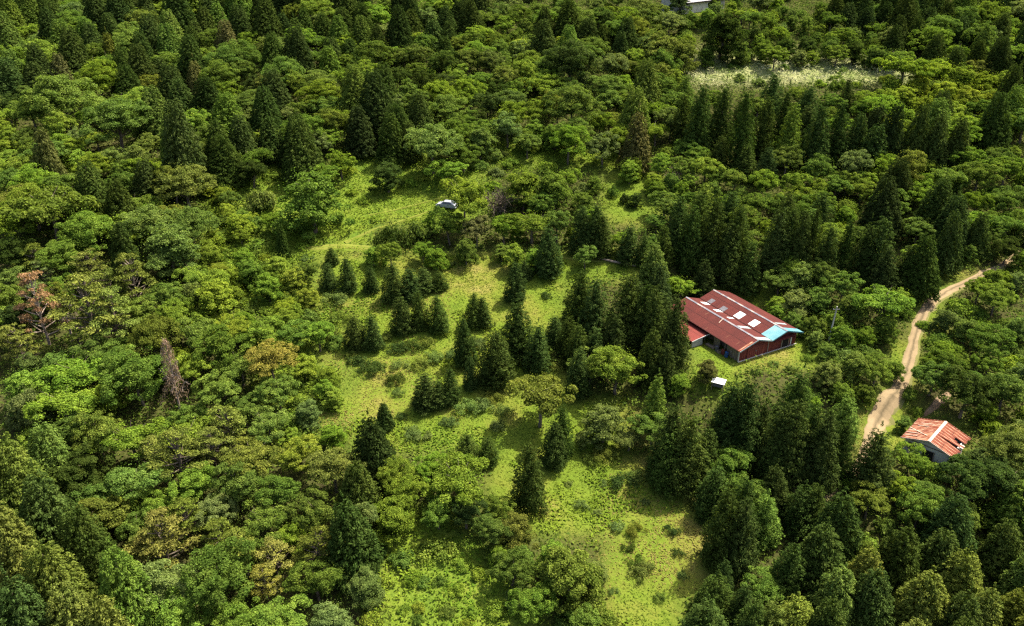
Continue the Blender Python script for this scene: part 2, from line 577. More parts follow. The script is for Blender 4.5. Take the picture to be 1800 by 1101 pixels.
def build_ground():
    xs = np.concatenate([np.linspace(-2600, -260, 12)[:-1], np.linspace(-260, 260, 261), np.linspace(260, 2600, 12)[1:]])
    ys = np.concatenate([np.linspace(-600, 10, 6)[:-1], np.linspace(10, 400, 196), np.linspace(400, 4200, 16)[1:]])
    X, Y = np.meshgrid(xs, ys)
    Z = terrain(X, Y)
    nx, ny = len(xs), len(ys)
    me = bpy.data.meshes.new("ground")
    co = np.stack([X, Y, Z], -1).reshape(-1, 3).astype(np.float32)
    me.vertices.add(len(co)); me.vertices.foreach_set("co", co.reshape(-1))
    i = (np.arange(ny - 1)[:, None] * nx + np.arange(nx - 1)[None]).reshape(-1)
    F = np.stack([i, i + 1, i + nx + 1, i + nx], 1).astype(np.int32)
    me.loops.add(F.size); me.loops.foreach_set("vertex_index", F.reshape(-1))
    me.polygons.add(len(F)); me.polygons.foreach_set("loop_start", np.arange(0, F.size, 4, dtype=np.int32))
    me.polygons.foreach_set("loop_total", np.full(len(F), 4, np.int32))
    # how open each spot is: 1 grass, 0 forest floor; green channel: weeds, blue: dry field
    zc = Y * CP - (Z - CAM_H) * SP
    zc = np.where(zc < 5, 5, zc)
    PX = PW / 2 + FPX * X / zc
    PY = PH / 2 - FPX * (Y * SP + (Z - CAM_H) * CP) / zc
    rng = np.random.default_rng(4)
    acc = np.zeros((3,) + X.shape)
    for _ in range(10):                            # soft zone borders
        zz = zone_array(PX + rng.normal(0, 14), PY + rng.normal(0, 10))
        acc[0] += (zz == 'G') | (zz == '.')
        acc[1] += (zz == 'W') | (zz == 'L')
        acc[2] += (zz == 'F')
    acc /= 10
    col = np.ones((nx * ny, 4), np.float32)
    for k in range(3):
        col[:, k] = acc[k].reshape(-1)
    a = me.color_attributes.new("zone", 'FLOAT_COLOR', 'POINT')
    a.data.foreach_set("color", col.reshape(-1))
    me.update(calc_edges=True)
    for p in me.polygons:
        p.use_smooth = True
    m, nt, out = new_mat("ground_cover")
    L = nt.links.new
    at = N(nt, "ShaderNodeVertexColor", layer_name="zone")
    sp = N(nt, "ShaderNodeSeparateColor"); L(at.outputs[0], sp.inputs[0])
    tc = N(nt, "ShaderNodeTexCoord")

    def ramp(scale, cols, detail=6):
        n = N(nt, "ShaderNodeTexNoise"); n.inputs['Scale'].default_value = scale; n.inputs['Detail'].default_value = detail
        n.inputs['Roughness'].default_value = 0.62
        L(tc.outputs['Object'], n.inputs['Vector'])
        c = N(nt, "ShaderNodeValToRGB"); e = c.color_ramp.elements
        e[0].position = cols[0][0]; e[0].color = (*cols[0][1], 1)
        e[1].position = cols[-1][0]; e[1].color = (*cols[-1][1], 1)
        for p, k in cols[1:-1]:
            q = e.new(p); q.color = (*k, 1)
        L(n.outputs['Fac'], c.inputs[0])
        return c
    floor = ramp(0.6, [(0.3, (0.035, 0.030, 0.014)), (0.55, (0.050, 0.055, 0.016)), (0.75, (0.075, 0.085, 0.02))])
    grass = ramp(0.11, [(0.30, (0.064, 0.104, 0.012)), (0.48, (0.092, 0.128, 0.015)), (0.60, (0.120, 0.130, 0.022)), (0.72, (0.18, 0.15, 0.046))], 9)
    weed = ramp(0.35, [(0.3, (0.06, 0.10, 0.013)), (0.5, (0.095, 0.135, 0.016)), (0.7, (0.125, 0.15, 0.022))], 8)
    dry = ramp(0.3, [(0.3, (0.11, 0.15, 0.035)), (0.65, (0.26, 0.26, 0.12))], 8)
    m1 = N(nt, "ShaderNodeMixRGB"); L(sp.outputs[0], m1.inputs[0]); L(floor.outputs[0], m1.inputs[1]); L(grass.outputs[0], m1.inputs[2])
    m2 = N(nt, "ShaderNodeMixRGB"); L(sp.outputs[1], m2.inputs[0]); L(m1.outputs[0], m2.inputs[1]); L(weed.outputs[0], m2.inputs[2])
    m3 = N(nt, "ShaderNodeMixRGB"); L(sp.outputs[2], m3.inputs[0]); L(m2.outputs[0], m3.inputs[1]); L(dry.outputs[0], m3.inputs[2])
    n2 = N(nt, "ShaderNodeTexNoise"); n2.inputs['Scale'].default_value = 1.8; n2.inputs['Detail'].default_value = 6
    L(tc.outputs['Object'], n2.inputs['Vector'])
    bp = N(nt, "ShaderNodeBump"); bp.inputs['Strength'].default_value = 0.7; bp.inputs['Distance'].default_value = 0.4
    L(n2.outputs['Fac'], bp.inputs['Height'])
    b = N(nt, "ShaderNodeBsdfDiffuse"); L(m3.outputs[0], b.inputs['Color']); L(bp.outputs[0], b.inputs['Normal'])
    L(b.outputs[0], out.inputs[0])
    me.materials.append(m)
    o = bpy.data.objects.new("ground", me)
    COL.objects.link(o)
    tag(o, "rolling valley ground with grassy clearing and forest floor", kind='structure')


def strip(name, line, mat, lift, label, ragged=0.25, seed=1, step=1.2):
    rng = np.random.default_rng(seed)
    P = []
    for (x0, y0, r0), (x1, y1, r1) in zip(line[:-1], line[1:]):
        n = max(2, int(math.hypot(x1 - x0, y1 - y0) / step))
        for k in range(n):
            t = k / n
            P.append((x0 + (x1 - x0) * t, y0 + (y1 - y0) * t, r0 + (r1 - r0) * t))
    P.append(line[-1])
    P = np.array(P)
    k = np.ones(5) / 5
    for j in range(3):                              # round the bends
        q = np.pad(P[:, j], 2, mode='edge')
        P[:, j] = np.convolve(q, k, 'valid')
    d = np.gradient(P[:, :2], axis=0)
    d = unit(d)
    nrm = np.stack([-d[:, 1], d[:, 0]], 1)
    n = len(P)
    mb = MB()
    rows = []
    C = 7
    jl = 1 + ragged * rng.normal(size=n) * 0.6; jr = 1 + ragged * rng.normal(size=n) * 0.6
    for i in range(n):
        row = []
        for c in range(C):
            s = c / (C - 1) * 2 - 1
            w = P[i, 2] * (jl[i] if s < 0 else jr[i])
            x, y = P[i, 0] + nrm[i, 0] * s * w, P[i, 1] + nrm[i, 1] * s * w
            row.append((x, y, tz(x, y) + lift + 0.05 * (1 - abs(s)) - (0.10 if abs(s) > 0.99 else 0)))
        rows.append(row)
    L = 0
    for i in range(n - 1):
        seg = math.hypot(*(P[i + 1, :2] - P[i, :2]))
        for c in range(C - 1):
            mb.poly([rows[i][c], rows[i + 1][c], rows[i + 1][c + 1], rows[i][c + 1]],
                    [(c / (C - 1), L), (c / (C - 1), L + seg), ((c + 1) / (C - 1), L + seg), ((c + 1) / (C - 1), L)])
        L += seg
    o = mb.build(name, mat)
    tag(o, label, kind='structure')
    return o


def track_material(name, a, b, c):
    """Two worn wheel tracks with a darker crown between them (x of the UV runs across)."""
    m, nt, out = new_mat(name)
    L = nt.links.new
    tc = N(nt, "ShaderNodeTexCoord")
    sp = N(nt, "ShaderNodeSeparateXYZ"); L(tc.outputs['UV'], sp.inputs[0])
    nz = N(nt, "ShaderNodeTexNoise"); nz.inputs['Scale'].default_value = 0.9; nz.inputs['Detail'].default_value = 7
    L(tc.outputs['Object'], nz.inputs['Vector'])
    a1 = N(nt, "ShaderNodeMath", operation='MULTIPLY_ADD'); a1.inputs[1].default_value = 0.3; L(nz.outputs['Fac'], a1.inputs[0]); L(sp.outputs[0], a1.inputs[2])
    cr = N(nt, "ShaderNodeValToRGB"); e = cr.color_ramp.elements
    e[0].position = 0.10; e[0].color = (*c, 1)
    e[1].position = 1.0; e[1].color = (*c, 1)
    for p, k in ((0.24, a), (0.45, a), (0.62, b), (0.76, a), (0.95, a)):
        q = e.new(p); q.color = (*k, 1)
    L(a1.outputs[0], cr.inputs[0])
    h = N(nt, "ShaderNodeHueSaturation"); L(cr.outputs[0], h.inputs['Color'])
    mr = N(nt, "ShaderNodeMapRange"); mr.inputs['From Min'].default_value = 0.3; mr.inputs['From Max'].default_value = 0.7
    mr.inputs['To Min'].default_value = 0.8; mr.inputs['To Max'].default_value = 1.15
    n2 = N(nt, "ShaderNodeTexNoise"); n2.inputs['Scale'].default_value = 0.35; n2.inputs['Detail'].default_value = 8
    L(tc.outputs['Object'], n2.inputs['Vector']); L(n2.outputs['Fac'], mr.inputs['Value']); L(mr.outputs[0], h.inputs['Value'])
    bp = N(nt, "ShaderNodeBump"); bp.inputs['Strength'].default_value = 0.5; bp.inputs['Distance'].default_value = 0.15; L(nz.outputs['Fac'], bp.inputs['Height'])
    d = N(nt, "ShaderNodeBsdfDiffuse"); L(h.outputs[0], d.inputs['Color']); L(bp.outputs[0], d.inputs['Normal'])
    L(d.outputs[0], out.inputs[0])
    return m


build_ground()
M_ROAD = track_material("dirt_road", (0.215, 0.160, 0.092), (0.105, 0.082, 0.048), (0.13, 0.125, 0.045))
strip("dirt_road", LINES['road'], M_ROAD, 0.10, "pale unpaved road with two wheel ruts winding downhill", 0.24, 3)
strip("dirt_path", LINES['shed'], M_SOIL, 0.08, "short bare dirt path leading down to the rusty shed", 0.3, 4)
M_MOWN = track_material("mown_grass", (0.135, 0.145, 0.027), (0.095, 0.125, 0.019), (0.075, 0.115, 0.016))
strip("grass_track", LINES['low'], M_MOWN, 0.09, "mown grassy track running along the terrace edge", 0.25, 5)
strip("grass_track", LINES['a'], M_MOWN, 0.11, "pair of worn wheel tracks climbing towards the parked car", 0.25, 6)
strip("grass_track", LINES['b'], M_MOWN, 0.13, "narrow worn track through the weeds behind the round tree", 0.25, 7)

# ------------------------------------------------------------------ buildings
def local_frame(A, xdir):
    """An Empty at A whose x axis runs along xdir."""
    return A, math.atan2(xdir[1], xdir[0])


def w_on(name):
    return None


# --- the barn: two gabled roofs side by side, open on the long side
A = np.array(at_level(1297, 636, Z_BARN)[:2]); B = np.array(at_level(1397, 604, Z_BARN)[:2])
barn_w = float(np.linalg.norm(B - A)); bx = (B - A) / barn_w
barn = empty("barn", (A[0], A[1], Z_BARN), math.atan2(bx[1], bx[0]))
tag(barn, "long barn with twin gabled dark red sheet roofs and pale blue front panels", "barn")
BW, BL, EAVE, RISE = barn_w, 15.8, 2.3, 0.95
HALF = BW / 2
OVF, OVS = 0.75, 0.65


def barn_build():
    th = 0.05
    # walls
    mb = MB(); mb.box(0.0, HALF - 0.06, 0, 0.12, -0.6, EAVE)
    mb.poly([(0, -0.002, EAVE), (HALF, -0.002, EAVE), (HALF / 2, -0.002, EAVE + RISE)])
    for k in range(int(HALF / 0.28)):                # vertical boards
        x = 0.10 + k * 0.28
        zt = EAVE + RISE * (1 - abs(x - HALF / 2) / (HALF / 2)) - 0.08
        mb.box(x, x + 0.05, -0.035, -0.003, 0.05, zt)
    o = mb.build("front_wall", M_REDWALL, barn)
    mb = MB(); mb.box(HALF + 0.06, BW, 0, 0.12, -0.6, EAVE)
    mb.poly([(HALF, -0.002, EAVE), (BW, -0.002, EAVE), (HALF * 1.5, -0.002, EAVE + RISE)])
    for k in range(int(HALF / 0.28)):
        x = HALF + 0.10 + k * 0.28
        zt = EAVE + RISE * (1 - abs(x - HALF * 1.5) / (HALF / 2)) - 0.08
        mb.box(x, x + 0.05, -0.035, -0.003, 0.05, zt)
    mb.build("front_wall", M_REDWALL, barn)
    mb = MB(); mb.box(BW - 0.12, BW, 0.12, BL, -0.6, EAVE); mb.build("side_wall", M_REDWALL, barn)
    mb = MB(); mb.box(0, BW - 0.12, BL - 0.12, BL, -0.6, EAVE)
    for c in (0.5, 1.5):
        mb.poly([(HALF * (c - .5), BL + .002, EAVE), (HALF * (c + .5), BL + .002, EAVE), (HALF * c, BL + .002, EAVE + RISE)])
    mb.build("back_wall", M_REDWALL, barn)
    # open long side: posts, boarded stretches and a dark inside wall
    mb = MB(); mb.box(1.2, 1.3, 0.12, BL - 0.12, -0.6, EAVE); mb.build("inner_wall", M_OLDWOOD, barn)
    for y0, y1 in ((0.12, 2.6), (4.3, 5.4), (7.6, 8.2)):
        mb = MB()
        y = y0
        while y < y1:
            mb.box(0.0, 0.05, y, y + 0.17, -0.6, EAVE - 0.15 - 0.3 * random.Random(int(y * 10)).random())
            y += 0.21
        mb.build("plank_wall", M_OLDWOOD, barn)
    for k in range(7):
        y = 0.5 + k * 2.4
        mb = MB(); mb.box(-0.12, -0.01, y, y + 0.14, -0.6, EAVE - 0.02)
        mb.build("post", M_OLDWOOD, barn)
    # corner board, doors, awning, foundation
    mb = MB(); mb.box(-0.16, 0.0, -0.16, -0.005, -0.5, EAVE - 0.35); mb.build("corner_post", M_CONCRETE, barn)
    mb = MB(); mb.box(HALF - 0.06, HALF + 0.06, -0.08, 0.14, -0.5, EAVE); mb.build("corner_post", M_OLDWOOD, barn)
    d = MB(); d.box(HALF * 0.28, HALF * 0.86, -0.10, -0.04, 0.02, 2.05)
    for k in range(8):
        x = HALF * (0.28 + 0.58 * k / 8); d.box(x, x + 0.04, -0.125, -0.101, 0.05, 2.0)
    d.bar((HALF * 0.28, -0.13, 1.75), (HALF * 0.86, -0.13, 1.75), 0.05, 0.12)
    door = d.build("barn_door", M_REDWALL, barn)
    mb = MB(); mb.box(HALF * 0.55, HALF * 0.59, -0.16, -0.127, 0.95, 1.2); mb.build("handle", M_GREYMETAL, door)
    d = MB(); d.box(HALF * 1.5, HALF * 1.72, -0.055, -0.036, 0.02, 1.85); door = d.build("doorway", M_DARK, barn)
    f = MB()
    f.box(HALF * 1.47, HALF * 1.5, -0.09, -0.036, 0.02, 1.93); f.box(HALF * 1.72, HALF * 1.75, -0.09, -0.036, 0.02, 1.93); f.box(HALF * 1.5, HALF * 1.72, -0.09, -0.036, 1.86, 1.93)
    f.build("door_frame", M_OLDWOOD, door)
    a = MB(); a.sheet((HALF * 1.10, -0.75, 1.95), (HALF * 1.84, -0.75, 1.95), (HALF * 1.84, -0.04, 2.25), (HALF * 1.10, -0.04, 2.25), 0.03, 0.02, 0.2)
    a.build("awning", M_REDROOF, barn)
    mb = MB(); mb.box(HALF * 1.80, HALF * 1.84, -0.08, -0.037, 0.1, 1.95); mb.build("downpipe", M_WHITE, barn)
    mb = MB(); mb.box(-0.2, BW + 0.1, -0.28, -0.17, -0.5, 0.14); mb.build("foundation", M_CONCRETE, barn)
    mb = MB(); mb.box(BW + 0.01, BW + 0.55, 0.4, 1.5, 1.3, 1.75); mb.build("meter_box", M_WHITE, barn)
    # roofs
    sl = RISE / (HALF / 2)
    for g, nm in ((0, "left"), (1, "right")):
        x0, xm, x1 = g * HALF, g * HALF + HALF / 2, (g + 1) * HALF
        left = x0 - OVS if g == 0 else x0 + 0.05
        right = x1 + OVS if g == 1 else x1 - 0.05
        zl, zr = EAVE + 0.12 - (x0 - left) * sl, EAVE + 0.12 - (right - x1) * sl
        zm = EAVE + 0.12 + RISE
        for s in (0, 1):
            e, ze = (left, zl) if s == 0 else (right, zr)
            ya, yb = -OVF, BL + 0.5
            blue = (2.5 if s == 0 else 1.3) if g == 1 else (1.1 if s == 1 else 0.0)
            q = MB()
            y0 = ya + blue
            if s == 0:
                q.sheet((e, yb, ze), (e, y0, ze), (xm, y0, zm), (xm, yb, zm), th, 0.022, 0.22)
            else:
                q.sheet((e, y0, ze), (e, yb, ze), (xm, yb, zm), (xm, y0, zm), th, 0.022, 0.22)
            slope = q.build("roof_slope", M_REDROOF, barn)
            if blue:
                q = MB()
                q.sheet((e, y0, ze), (e, ya, ze), (xm, ya, zm), (xm, y0, zm), th, 0.022, 0.22)
                q.build("front_panel", M_BLUEROOF if g == 1 else M_PALEROOF, barn)["label"] = "pale blue roof sheets over the front gable" if g == 1 else "weathered whitish roof sheets over the front gable"
        # ridge cap, verge boards
        c = MB()
        for s in (-1, 1):
            c.sheet((xm + s * 0.19, -OVF - .02, zm - 0.19 * sl + 0.055), (xm + s * 0.19, BL + .5, zm - 0.19 * sl + 0.055), (xm, BL + .5, zm + 0.07), (xm, -OVF - .02, zm + 0.07), 0.02)
        c.build("ridge_cap", M_CAP, barn)
        v = MB()
        v.bar((left, -OVF - 0.03, zl - 0.02), (xm, -OVF - 0.03, zm - 0.02), 0.04, 0.2)
        v.bar((right, -OVF - 0.03, zr - 0.02), (xm, -OVF - 0.03, zm - 0.02), 0.04, 0.2)
        v.build("verge_board", M_PALEROOF if g == 0 else M_BLUEROOF, barn)
    # rusty front corner strip of the low eave
    e0 = -OVS
    zl = EAVE + 0.12 - OVS * sl
    q = MB(); k0, k1 = 0.0, 0.42
    xm, zm = HALF / 2, EAVE + 0.12 + RISE
    lx = lambda t: (e0 + (xm - e0) * t, zl + (zm - zl) * t + 0.035)
    (xa, za), (xb, zb) = lx(0.0), lx(0.75)
    q.sheet((xa, -OVF + .03, za), (xa, -OVF + .55, za), (xb, -OVF + .55, zb), (xb, -OVF + .03, zb), 0.012)
    q.build("rusty_sheet", M_RUSTROOF, barn)
    # translucent white panels and dark patches on the two inner slopes
    def patch(name, g, s, t0, t1, y0, y1, mat, lift=0.04):
        x0, xm, x1 = g * HALF, g * HALF + HALF / 2, (g + 1) * HALF
        e = x0 + 0.05 if s == 0 else x1 - 0.05
        ze, zmm = EAVE + 0.12, EAVE + 0.12 + RISE
        y0, y1 = y0 * .87, y1 * .87
        f = lambda t: (e + (xm - e) * t, ze + (zmm - ze) * t + lift)
        (xa, za), (xb, zb) = f(t0), f(t1)
        q = MB()
        if s == 0:
            q.sheet((xa, y1, za), (xa, y0, za), (xb, y0, zb), (xb, y1, zb), 0.012)
        else:
            q.sheet((xa, y0, za), (xa, y1, za), (xb, y1, zb), (xb, y0, zb), 0.012)
        return q.build(name, mat, barn)
    patch("skylight", 1, 0, 0.12, 0.62, 4.4, 5.9, M_WHITE)
    patch("skylight", 1, 0, 0.10, 0.60, 8.1, 9.7, M_WHITE)
    patch("skylight", 0, 1, 0.02, 0.45, 8.7, 9.4, M_WHITE)
    patch("skylight", 0, 1, 0.02, 0.50, 11.8, 13.0, M_WHITE)
    patch("skylight", 0, 1, 0.02, 0.50, 15.4, 16.6, M_WHITE)
    patch("grey_sheet", 1, 0, 0.02, 0.36, 12.0, 13.3, M_GREYMETAL)
    patch("grey_sheet", 1, 0, 0.05, 0.40, 15.7, 16.8, M_GREYMETAL)
    patch("grey_sheet", 0, 1, 0.05, 0.85, 4.2, 5.2, M_PALEROOF, 0.05)
    patch("grey_sheet", 1, 1, 0.05, 0.85, 2.3, 2.9, M_PALEROOF, 0.05)
    mb = MB(); mb.bar((HALF * 0.5 + 0.05, 7.2, EAVE + RISE + 0.2), (HALF * 0.5 - 1.1, 6.9, EAVE + RISE * 0.5 + 0.28), 0.09); mb.build("loose_batten", M_SHEDCAP, barn)
    # lean-to on the open side
    z1, z0 = EAVE - 0.55, EAVE - 1.1
    q = MB(); q.sheet((-3.6, 13.0, z0), (-3.6, 6.6, z0), (0.02, 6.6, z1), (0.02, 13.0, z1), 0.04, 0.02, 0.22)
    lr = q.build("lean_to_roof", M_PINKROOF, barn); lr["label"] = "brighter red lean-to roof on the open side"
    mb = MB(); mb.bar((-3.6, 6.55, z0 - .02), (0, 6.55, z1 - .02), 0.05, 0.16); mb.build("fascia", M_WHITE, lr)
    mb = MB(); mb.box(-3.35, -1.3, 6.75, 6.85, -0.5, z0 - 0.05); mb.build("lean_to_wall", M_CONCRETE, barn)
    for y in (6.8, 9.8, 12.7):
        mb = MB(); mb.box(-3.5, -3.38, y, y + 0.12, -0.6, z0 - 0.03); mb.build("post", M_OLDWOOD, barn)


barn_build()
barn_m = Matrix.Translation(barn.location) @ Matrix.Rotation(barn.rotation_euler[2], 4, 'Z')


def barn_pt(x, y):
    p = barn_m @ Vector((x, y, 0))
    return p.x, p.y


def drum(x, y, label, mat=M_BLUEDRUM, h=0.88, r=0.29, laid=False):
    t = empty("drum", (*barn_pt(x, y), tz(*barn_pt(x, y)) + 0.0))
    mb = MB()
    zs = [0, 0.03, 0.28, 0.30, 0.33, 0.58, 0.60, 0.63, 0.85, 0.88]
    rs = [r * .95, r, r, r * 1.06, r, r, r * 1.06, r, r, r * .96]
    mb.tube([(0, 0, z) for z in zs], rs, 14)
    mb.build("body", mat, t)
    mb = MB(); mb.tube([(0.12, 0, 0.88), (0.12, 0, 0.92)], [0.05, 0.05], 8); mb.build("cap", M_RUBBER, t)
    tag(t, label, "drum", "drums beside the barn")
    return t


drum(-0.55, 2.0, "blue plastic drum nearest the front corner of the barn's open side")
drum(-0.50, 2.8, "rusty brown drum beside the blue one at the barn's front corner", M_REDWALL)
drum(-0.62, 4.1, "weathered grey drum farther back along the barn's open side", M_GREYMETAL)


def plank_stack():
    x, y = barn_pt(-0.55, 5.6)
    t = empty("plank_pile", (x, y, tz(x, y)), barn.rotation_euler[2])
    rr = random.Random(3)
    for k in range(7):
        mb = MB(); z = (k // 3) * 0.09; w = (k % 3) * 0.24 - 0.3
        mb.box(w, w + 0.2, -0.9 + rr.random() * .3, 0.8 + rr.random() * .3, z, z + 0.08)
        mb.build("plank", M_OLDWOOD, t)
    tag(t, "pile of old brown planks lying under the barn's side eave", "planks")


plank_stack()


def crate_heap():
    x, y = barn_pt(-0.6, 3.45)
    t = empty("wooden_crate", (x, y, tz(x, y)), barn.rotation_euler[2] + .3)
    mb = MB()
    for z in (0.0, 0.16, 0.32):
        for s in (-0.3, 0.28):
            mb.box(-0.3, 0.3, s, s + 0.02, z, z + 0.12); mb.box(s, s + 0.02, -0.279, 0.279, z, z + 0.12)
    mb.build("side", M_OLDWOOD, t)
    mb = MB(); mb.box(-0.275, 0.275, -0.275, 0.275, 0.01, 0.03); mb.build("bottom", M_OLDWOOD, t)
    tag(t, "slatted wooden crate between the drums beside the barn", "crate")


crate_heap()

# --- the rusty shed
SA = np.array(at_level(1583, 769, Z_SHED + 2.6)[:2]); SB = np.array(at_level(1678, 808, Z_SHED + 2.6)[:2])
# front eaves run from SA to SB; the ridge runs back to (1670, 744)
shed_w = float(np.linalg.norm(SB - SA)); sx = (SB - SA) / shed_w
shed = empty("shed", (SA[0], SA[1], Z_SHED), math.atan2(sx[1], sx[0]))
tag(shed, "small grey walled shed with a rusty orange red sheet roof", "shed")


def shed_build():
    W, E, RI = shed_w, 2.6, 1.15
    r_b = np.array(at_level(1670, 744, Z_SHED + E + RI)[:2]) - SA
    fwd = np.array([-sx[1], sx[0]])
    L = float(np.dot(r_b, fwd))
    print('SHED', W, L)
    L = max(5.0, min(L, 11.0))
    x0, x1, y0 = 0.5, W - 0.5, 0.55
    mb = MB(); mb.box(x0, x1, y0, y0 + 0.15, -0.8, E)
    mb.poly([(x0, y0 - .002, E - .002), (x1, y0 - .002, E - .002), (W / 2, y0 - .002, E + RI - 0.2)])
    mb.build("front_wall", M_GREYWALL, shed)
    mb = MB(); mb.box(x0, x0 + .15, y0 + .15, L - .4, -0.8, E); mb.build("side_wall", M_GREYWALL, shed)
    mb = MB(); mb.box(x1 - .15, x1, y0 + .15, L - .4, -0.8, E); mb.build("side_wall", M_GREYWALL, shed)
    mb = MB(); mb.box(x0 + .15, x1 - .15, L - .55, L - .4, -0.8, E); mb.build("back_wall", M_GREYWALL, shed)
    mb = MB(); mb.box(x0 - .02, x1 + .02, y0 - .04, y0 - .004, E - .12, E + .02); mb.build("tie_beam", M_OLDWOOD, shed)
    w = MB(); w.box(x0 + .5, x0 + 1.3, y0 - .03, y0 - .004, 1.3, 2.1); win = w.build("window", M_GLASS, shed)
    f = MB()
    for a in ((x0 + .42, x0 + .5, 1.22, 2.18), (x0 + 1.3, x0 + 1.38, 1.22, 2.18)):
        f.box(a[0], a[1], y0 - .07, y0 - .004, a[2], a[3])
    f.box(x0 + .5, x0 + 1.3, y0 - .07, y0 - .004, 1.22, 1.3); f.box(x0 + .5, x0 + 1.3, y0 - .07, y0 - .004, 2.1, 2.18)
    f.box(x0 + .88, x0 + .92, y0 - .06, y0 - .031, 1.3, 2.1)
    f.build("frame", M_OLDWOOD, win)
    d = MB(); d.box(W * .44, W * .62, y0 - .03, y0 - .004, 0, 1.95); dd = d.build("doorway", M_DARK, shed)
    f = MB(); f.box(W * .42, W * .44, y0 - .07, y0 - .004, 0, 2.02); f.box(W * .62, W * .64, y0 - .07, y0 - .004, 0, 2.02); f.box(W * .44, W * .62, y0 - .07, y0 - .004, 1.96, 2.02); f.build("door_frame", M_OLDWOOD, dd)
    # roof: two slopes made of sheets, the last sheets of the right slope short, lifted or gone
    xm, zm, ze = W / 2, E + RI, E
    q = MB(); q.sheet((0, L, ze), (0, 0, ze), (xm, 0, zm), (xm, L, zm), 0.04, 0.03, 0.3)
    left = q.build("roof_slope", M_RUSTROOF, shed)
    n = 10
    q = MB()
    for k in range(n):
        a, b = L * k / n, L * (k + 1) / n
        t = {5: 0.28, 6: 0.42, 4: 0.0}.get(k, 0.02 * (k % 3))
        lift = 0.0
        f = lambda t: (W + (xm - W) * t, ze + (zm - ze) * t)
        (xa, za) = f(t)
        if k == 4:
            za += 0.32; xa += 0.1
        q.sheet((xa, a + .005, za), (xa, b - .005, za), (xm, b - .005, zm), (xm, a + .005, zm), 0.035, 0.03, 0.3)
    right = q.build("roof_slope", M_RUSTROOF, shed)
    c = MB()
    s = (zm - ze) / (W / 2)
    for sg in (-1, 1):
        c.sheet((xm + sg * .2, -.03, zm - .2 * s + .06), (xm + sg * .2, L + .03, zm - .2 * s + .06), (xm, L + .03, zm + .07), (xm, -.03, zm + .07), 0.02)
    c.build("ridge_cap", M_SHEDCAP, shed)
    v = MB(); v.bar((0, -.03, ze), (xm, -.03, zm), .05, .16); v.build("verge_board", M_SHEDCAP, shed)
    v = MB(); v.bar((W, -.03, ze), (xm, -.03, zm), .05, .16); v.build("verge_board", M_SHEDCAP, shed)
    v = MB(); v.bar((0, L + .03, ze), (xm, L + .03, zm), .05, .14); v.build("verge_board", M_RUSTROOF, shed)
    v = MB(); v.bar((W, L + .03, ze), (xm, L + .03, zm), .05, .14); v.build("verge_board", M_RUSTROOF, shed)
    # pale joint strip across the left slope, and loose battens
    f = lambda t, y: (xm * t, y, ze + (zm - ze) * t + .06)
    c = MB(); c.bar(f(.0, L * .52), f(.8, L * .22), .12, .03); c.build("joint_strip", M_SHEDCAP, shed)
    for y, t0, t1 in ((.15, .05, .5), (.28, .03, .45), (.40, .05, .42), (.66, .2, .6), (.78, .25, .72)):
        c = MB(); c.bar(f(t0, L * y), f(t1, L * y), .10, .03); c.build("batten", M_SHEDCAP, shed)
    for y in (.42, .52):
        c = MB(); c.bar((W + .1, L * y, ze + .36), (W - .35, L * y, ze + .42), .22, .04); c.build("loose_sheet", M_SHEDCAP, shed)


shed_build()

# --- far building with a white roof at the very top
def far_house():
    a = np.array(at_level(1202, 25, Z_HOUSE)[:2]); b = np.array(at_level(1274, 16, Z_HOUSE)[:2])
    w = float(np.linalg.norm(b - a)); d = (b - a) / w
    W, L, E = w, 9.0, 3.2
    h = empty("house", (a[0], a[1], Z_HOUSE), math.atan2(d[1], d[0]))
    tag(h, "far building with a pale white roof and grey walls among the trees", "house")
    mb = MB(); mb.box(0.6, W - .4, 0, .2, -1.5, E); mb.build("front_wall", M_GREYWALL, h)
    mb = MB(); mb.box(0.6, .8, .2, L, -1.5, E); mb.build("side_wall", M_GREYWALL, h)
    mb = MB(); mb.box(W - .6, W - .4, .2, L, -1.5, E); mb.build("side_wall", M_GREYWALL, h)
    mb = MB(); mb.box(.8, W - .6, L - .2, L, -1.5, E); mb.build("back_wall", M_GREYWALL, h)
    mb = MB(); mb.sheet((0, -.9, E - .1), (W + .2, -.9, E - .1), (W + .2, L + .6, E + 2.1), (0, L + .6, E + 2.1), .14, .03, .4); mb.build("roof", M_FARROOF, h)
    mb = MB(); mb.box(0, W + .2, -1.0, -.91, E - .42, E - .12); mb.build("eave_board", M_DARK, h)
    w_ = MB(); w_.box(W * .55, W * .75, -.03, -.004, 1.2, 2.3); win = w_.build("window", M_GLASS, h)
    f = MB(); f.box(W * .53, W * .55, -.06, -.004, 1.1, 2.4); f.box(W * .75, W * .77, -.06, -.004, 1.1, 2.4); f.build("frame", M_WHITE, win)


far_house()


# --- white topped beehive-like stand below the barn
def white_stand():
    x, y, _ = hit(1262, 682)
    t = empty("covered_stand", (x, y, tz(x, y)), R(-28))
    mb = MB(); mb.sheet((-.95, -.65, 1.1), (.95, -.65, 1.1), (.95, .65, 1.32), (-.95, .65, 1.32), .05, .015, .2); mb.build("roof_sheet", M_WHITE, t)
    for sx_, sy_ in ((-1, -1), (1, -1), (-1, 1), (1, 1)):
        mb = MB(); mb.box(sx_ * .8 - .04, sx_ * .8 + .04, sy_ * .5 - .04, sy_ * .5 + .04, -.3, 1.06 if sy_ < 0 else 1.22); mb.build("leg", M_OLDWOOD, t)
    mb = MB(); mb.box(-.7, .7, -.4, .4, .35, .85); mb.build("box", M_GREYMETAL, t)
    tag(t, "small stand with a white sheet top in the grass below the barn", "stand")


white_stand()


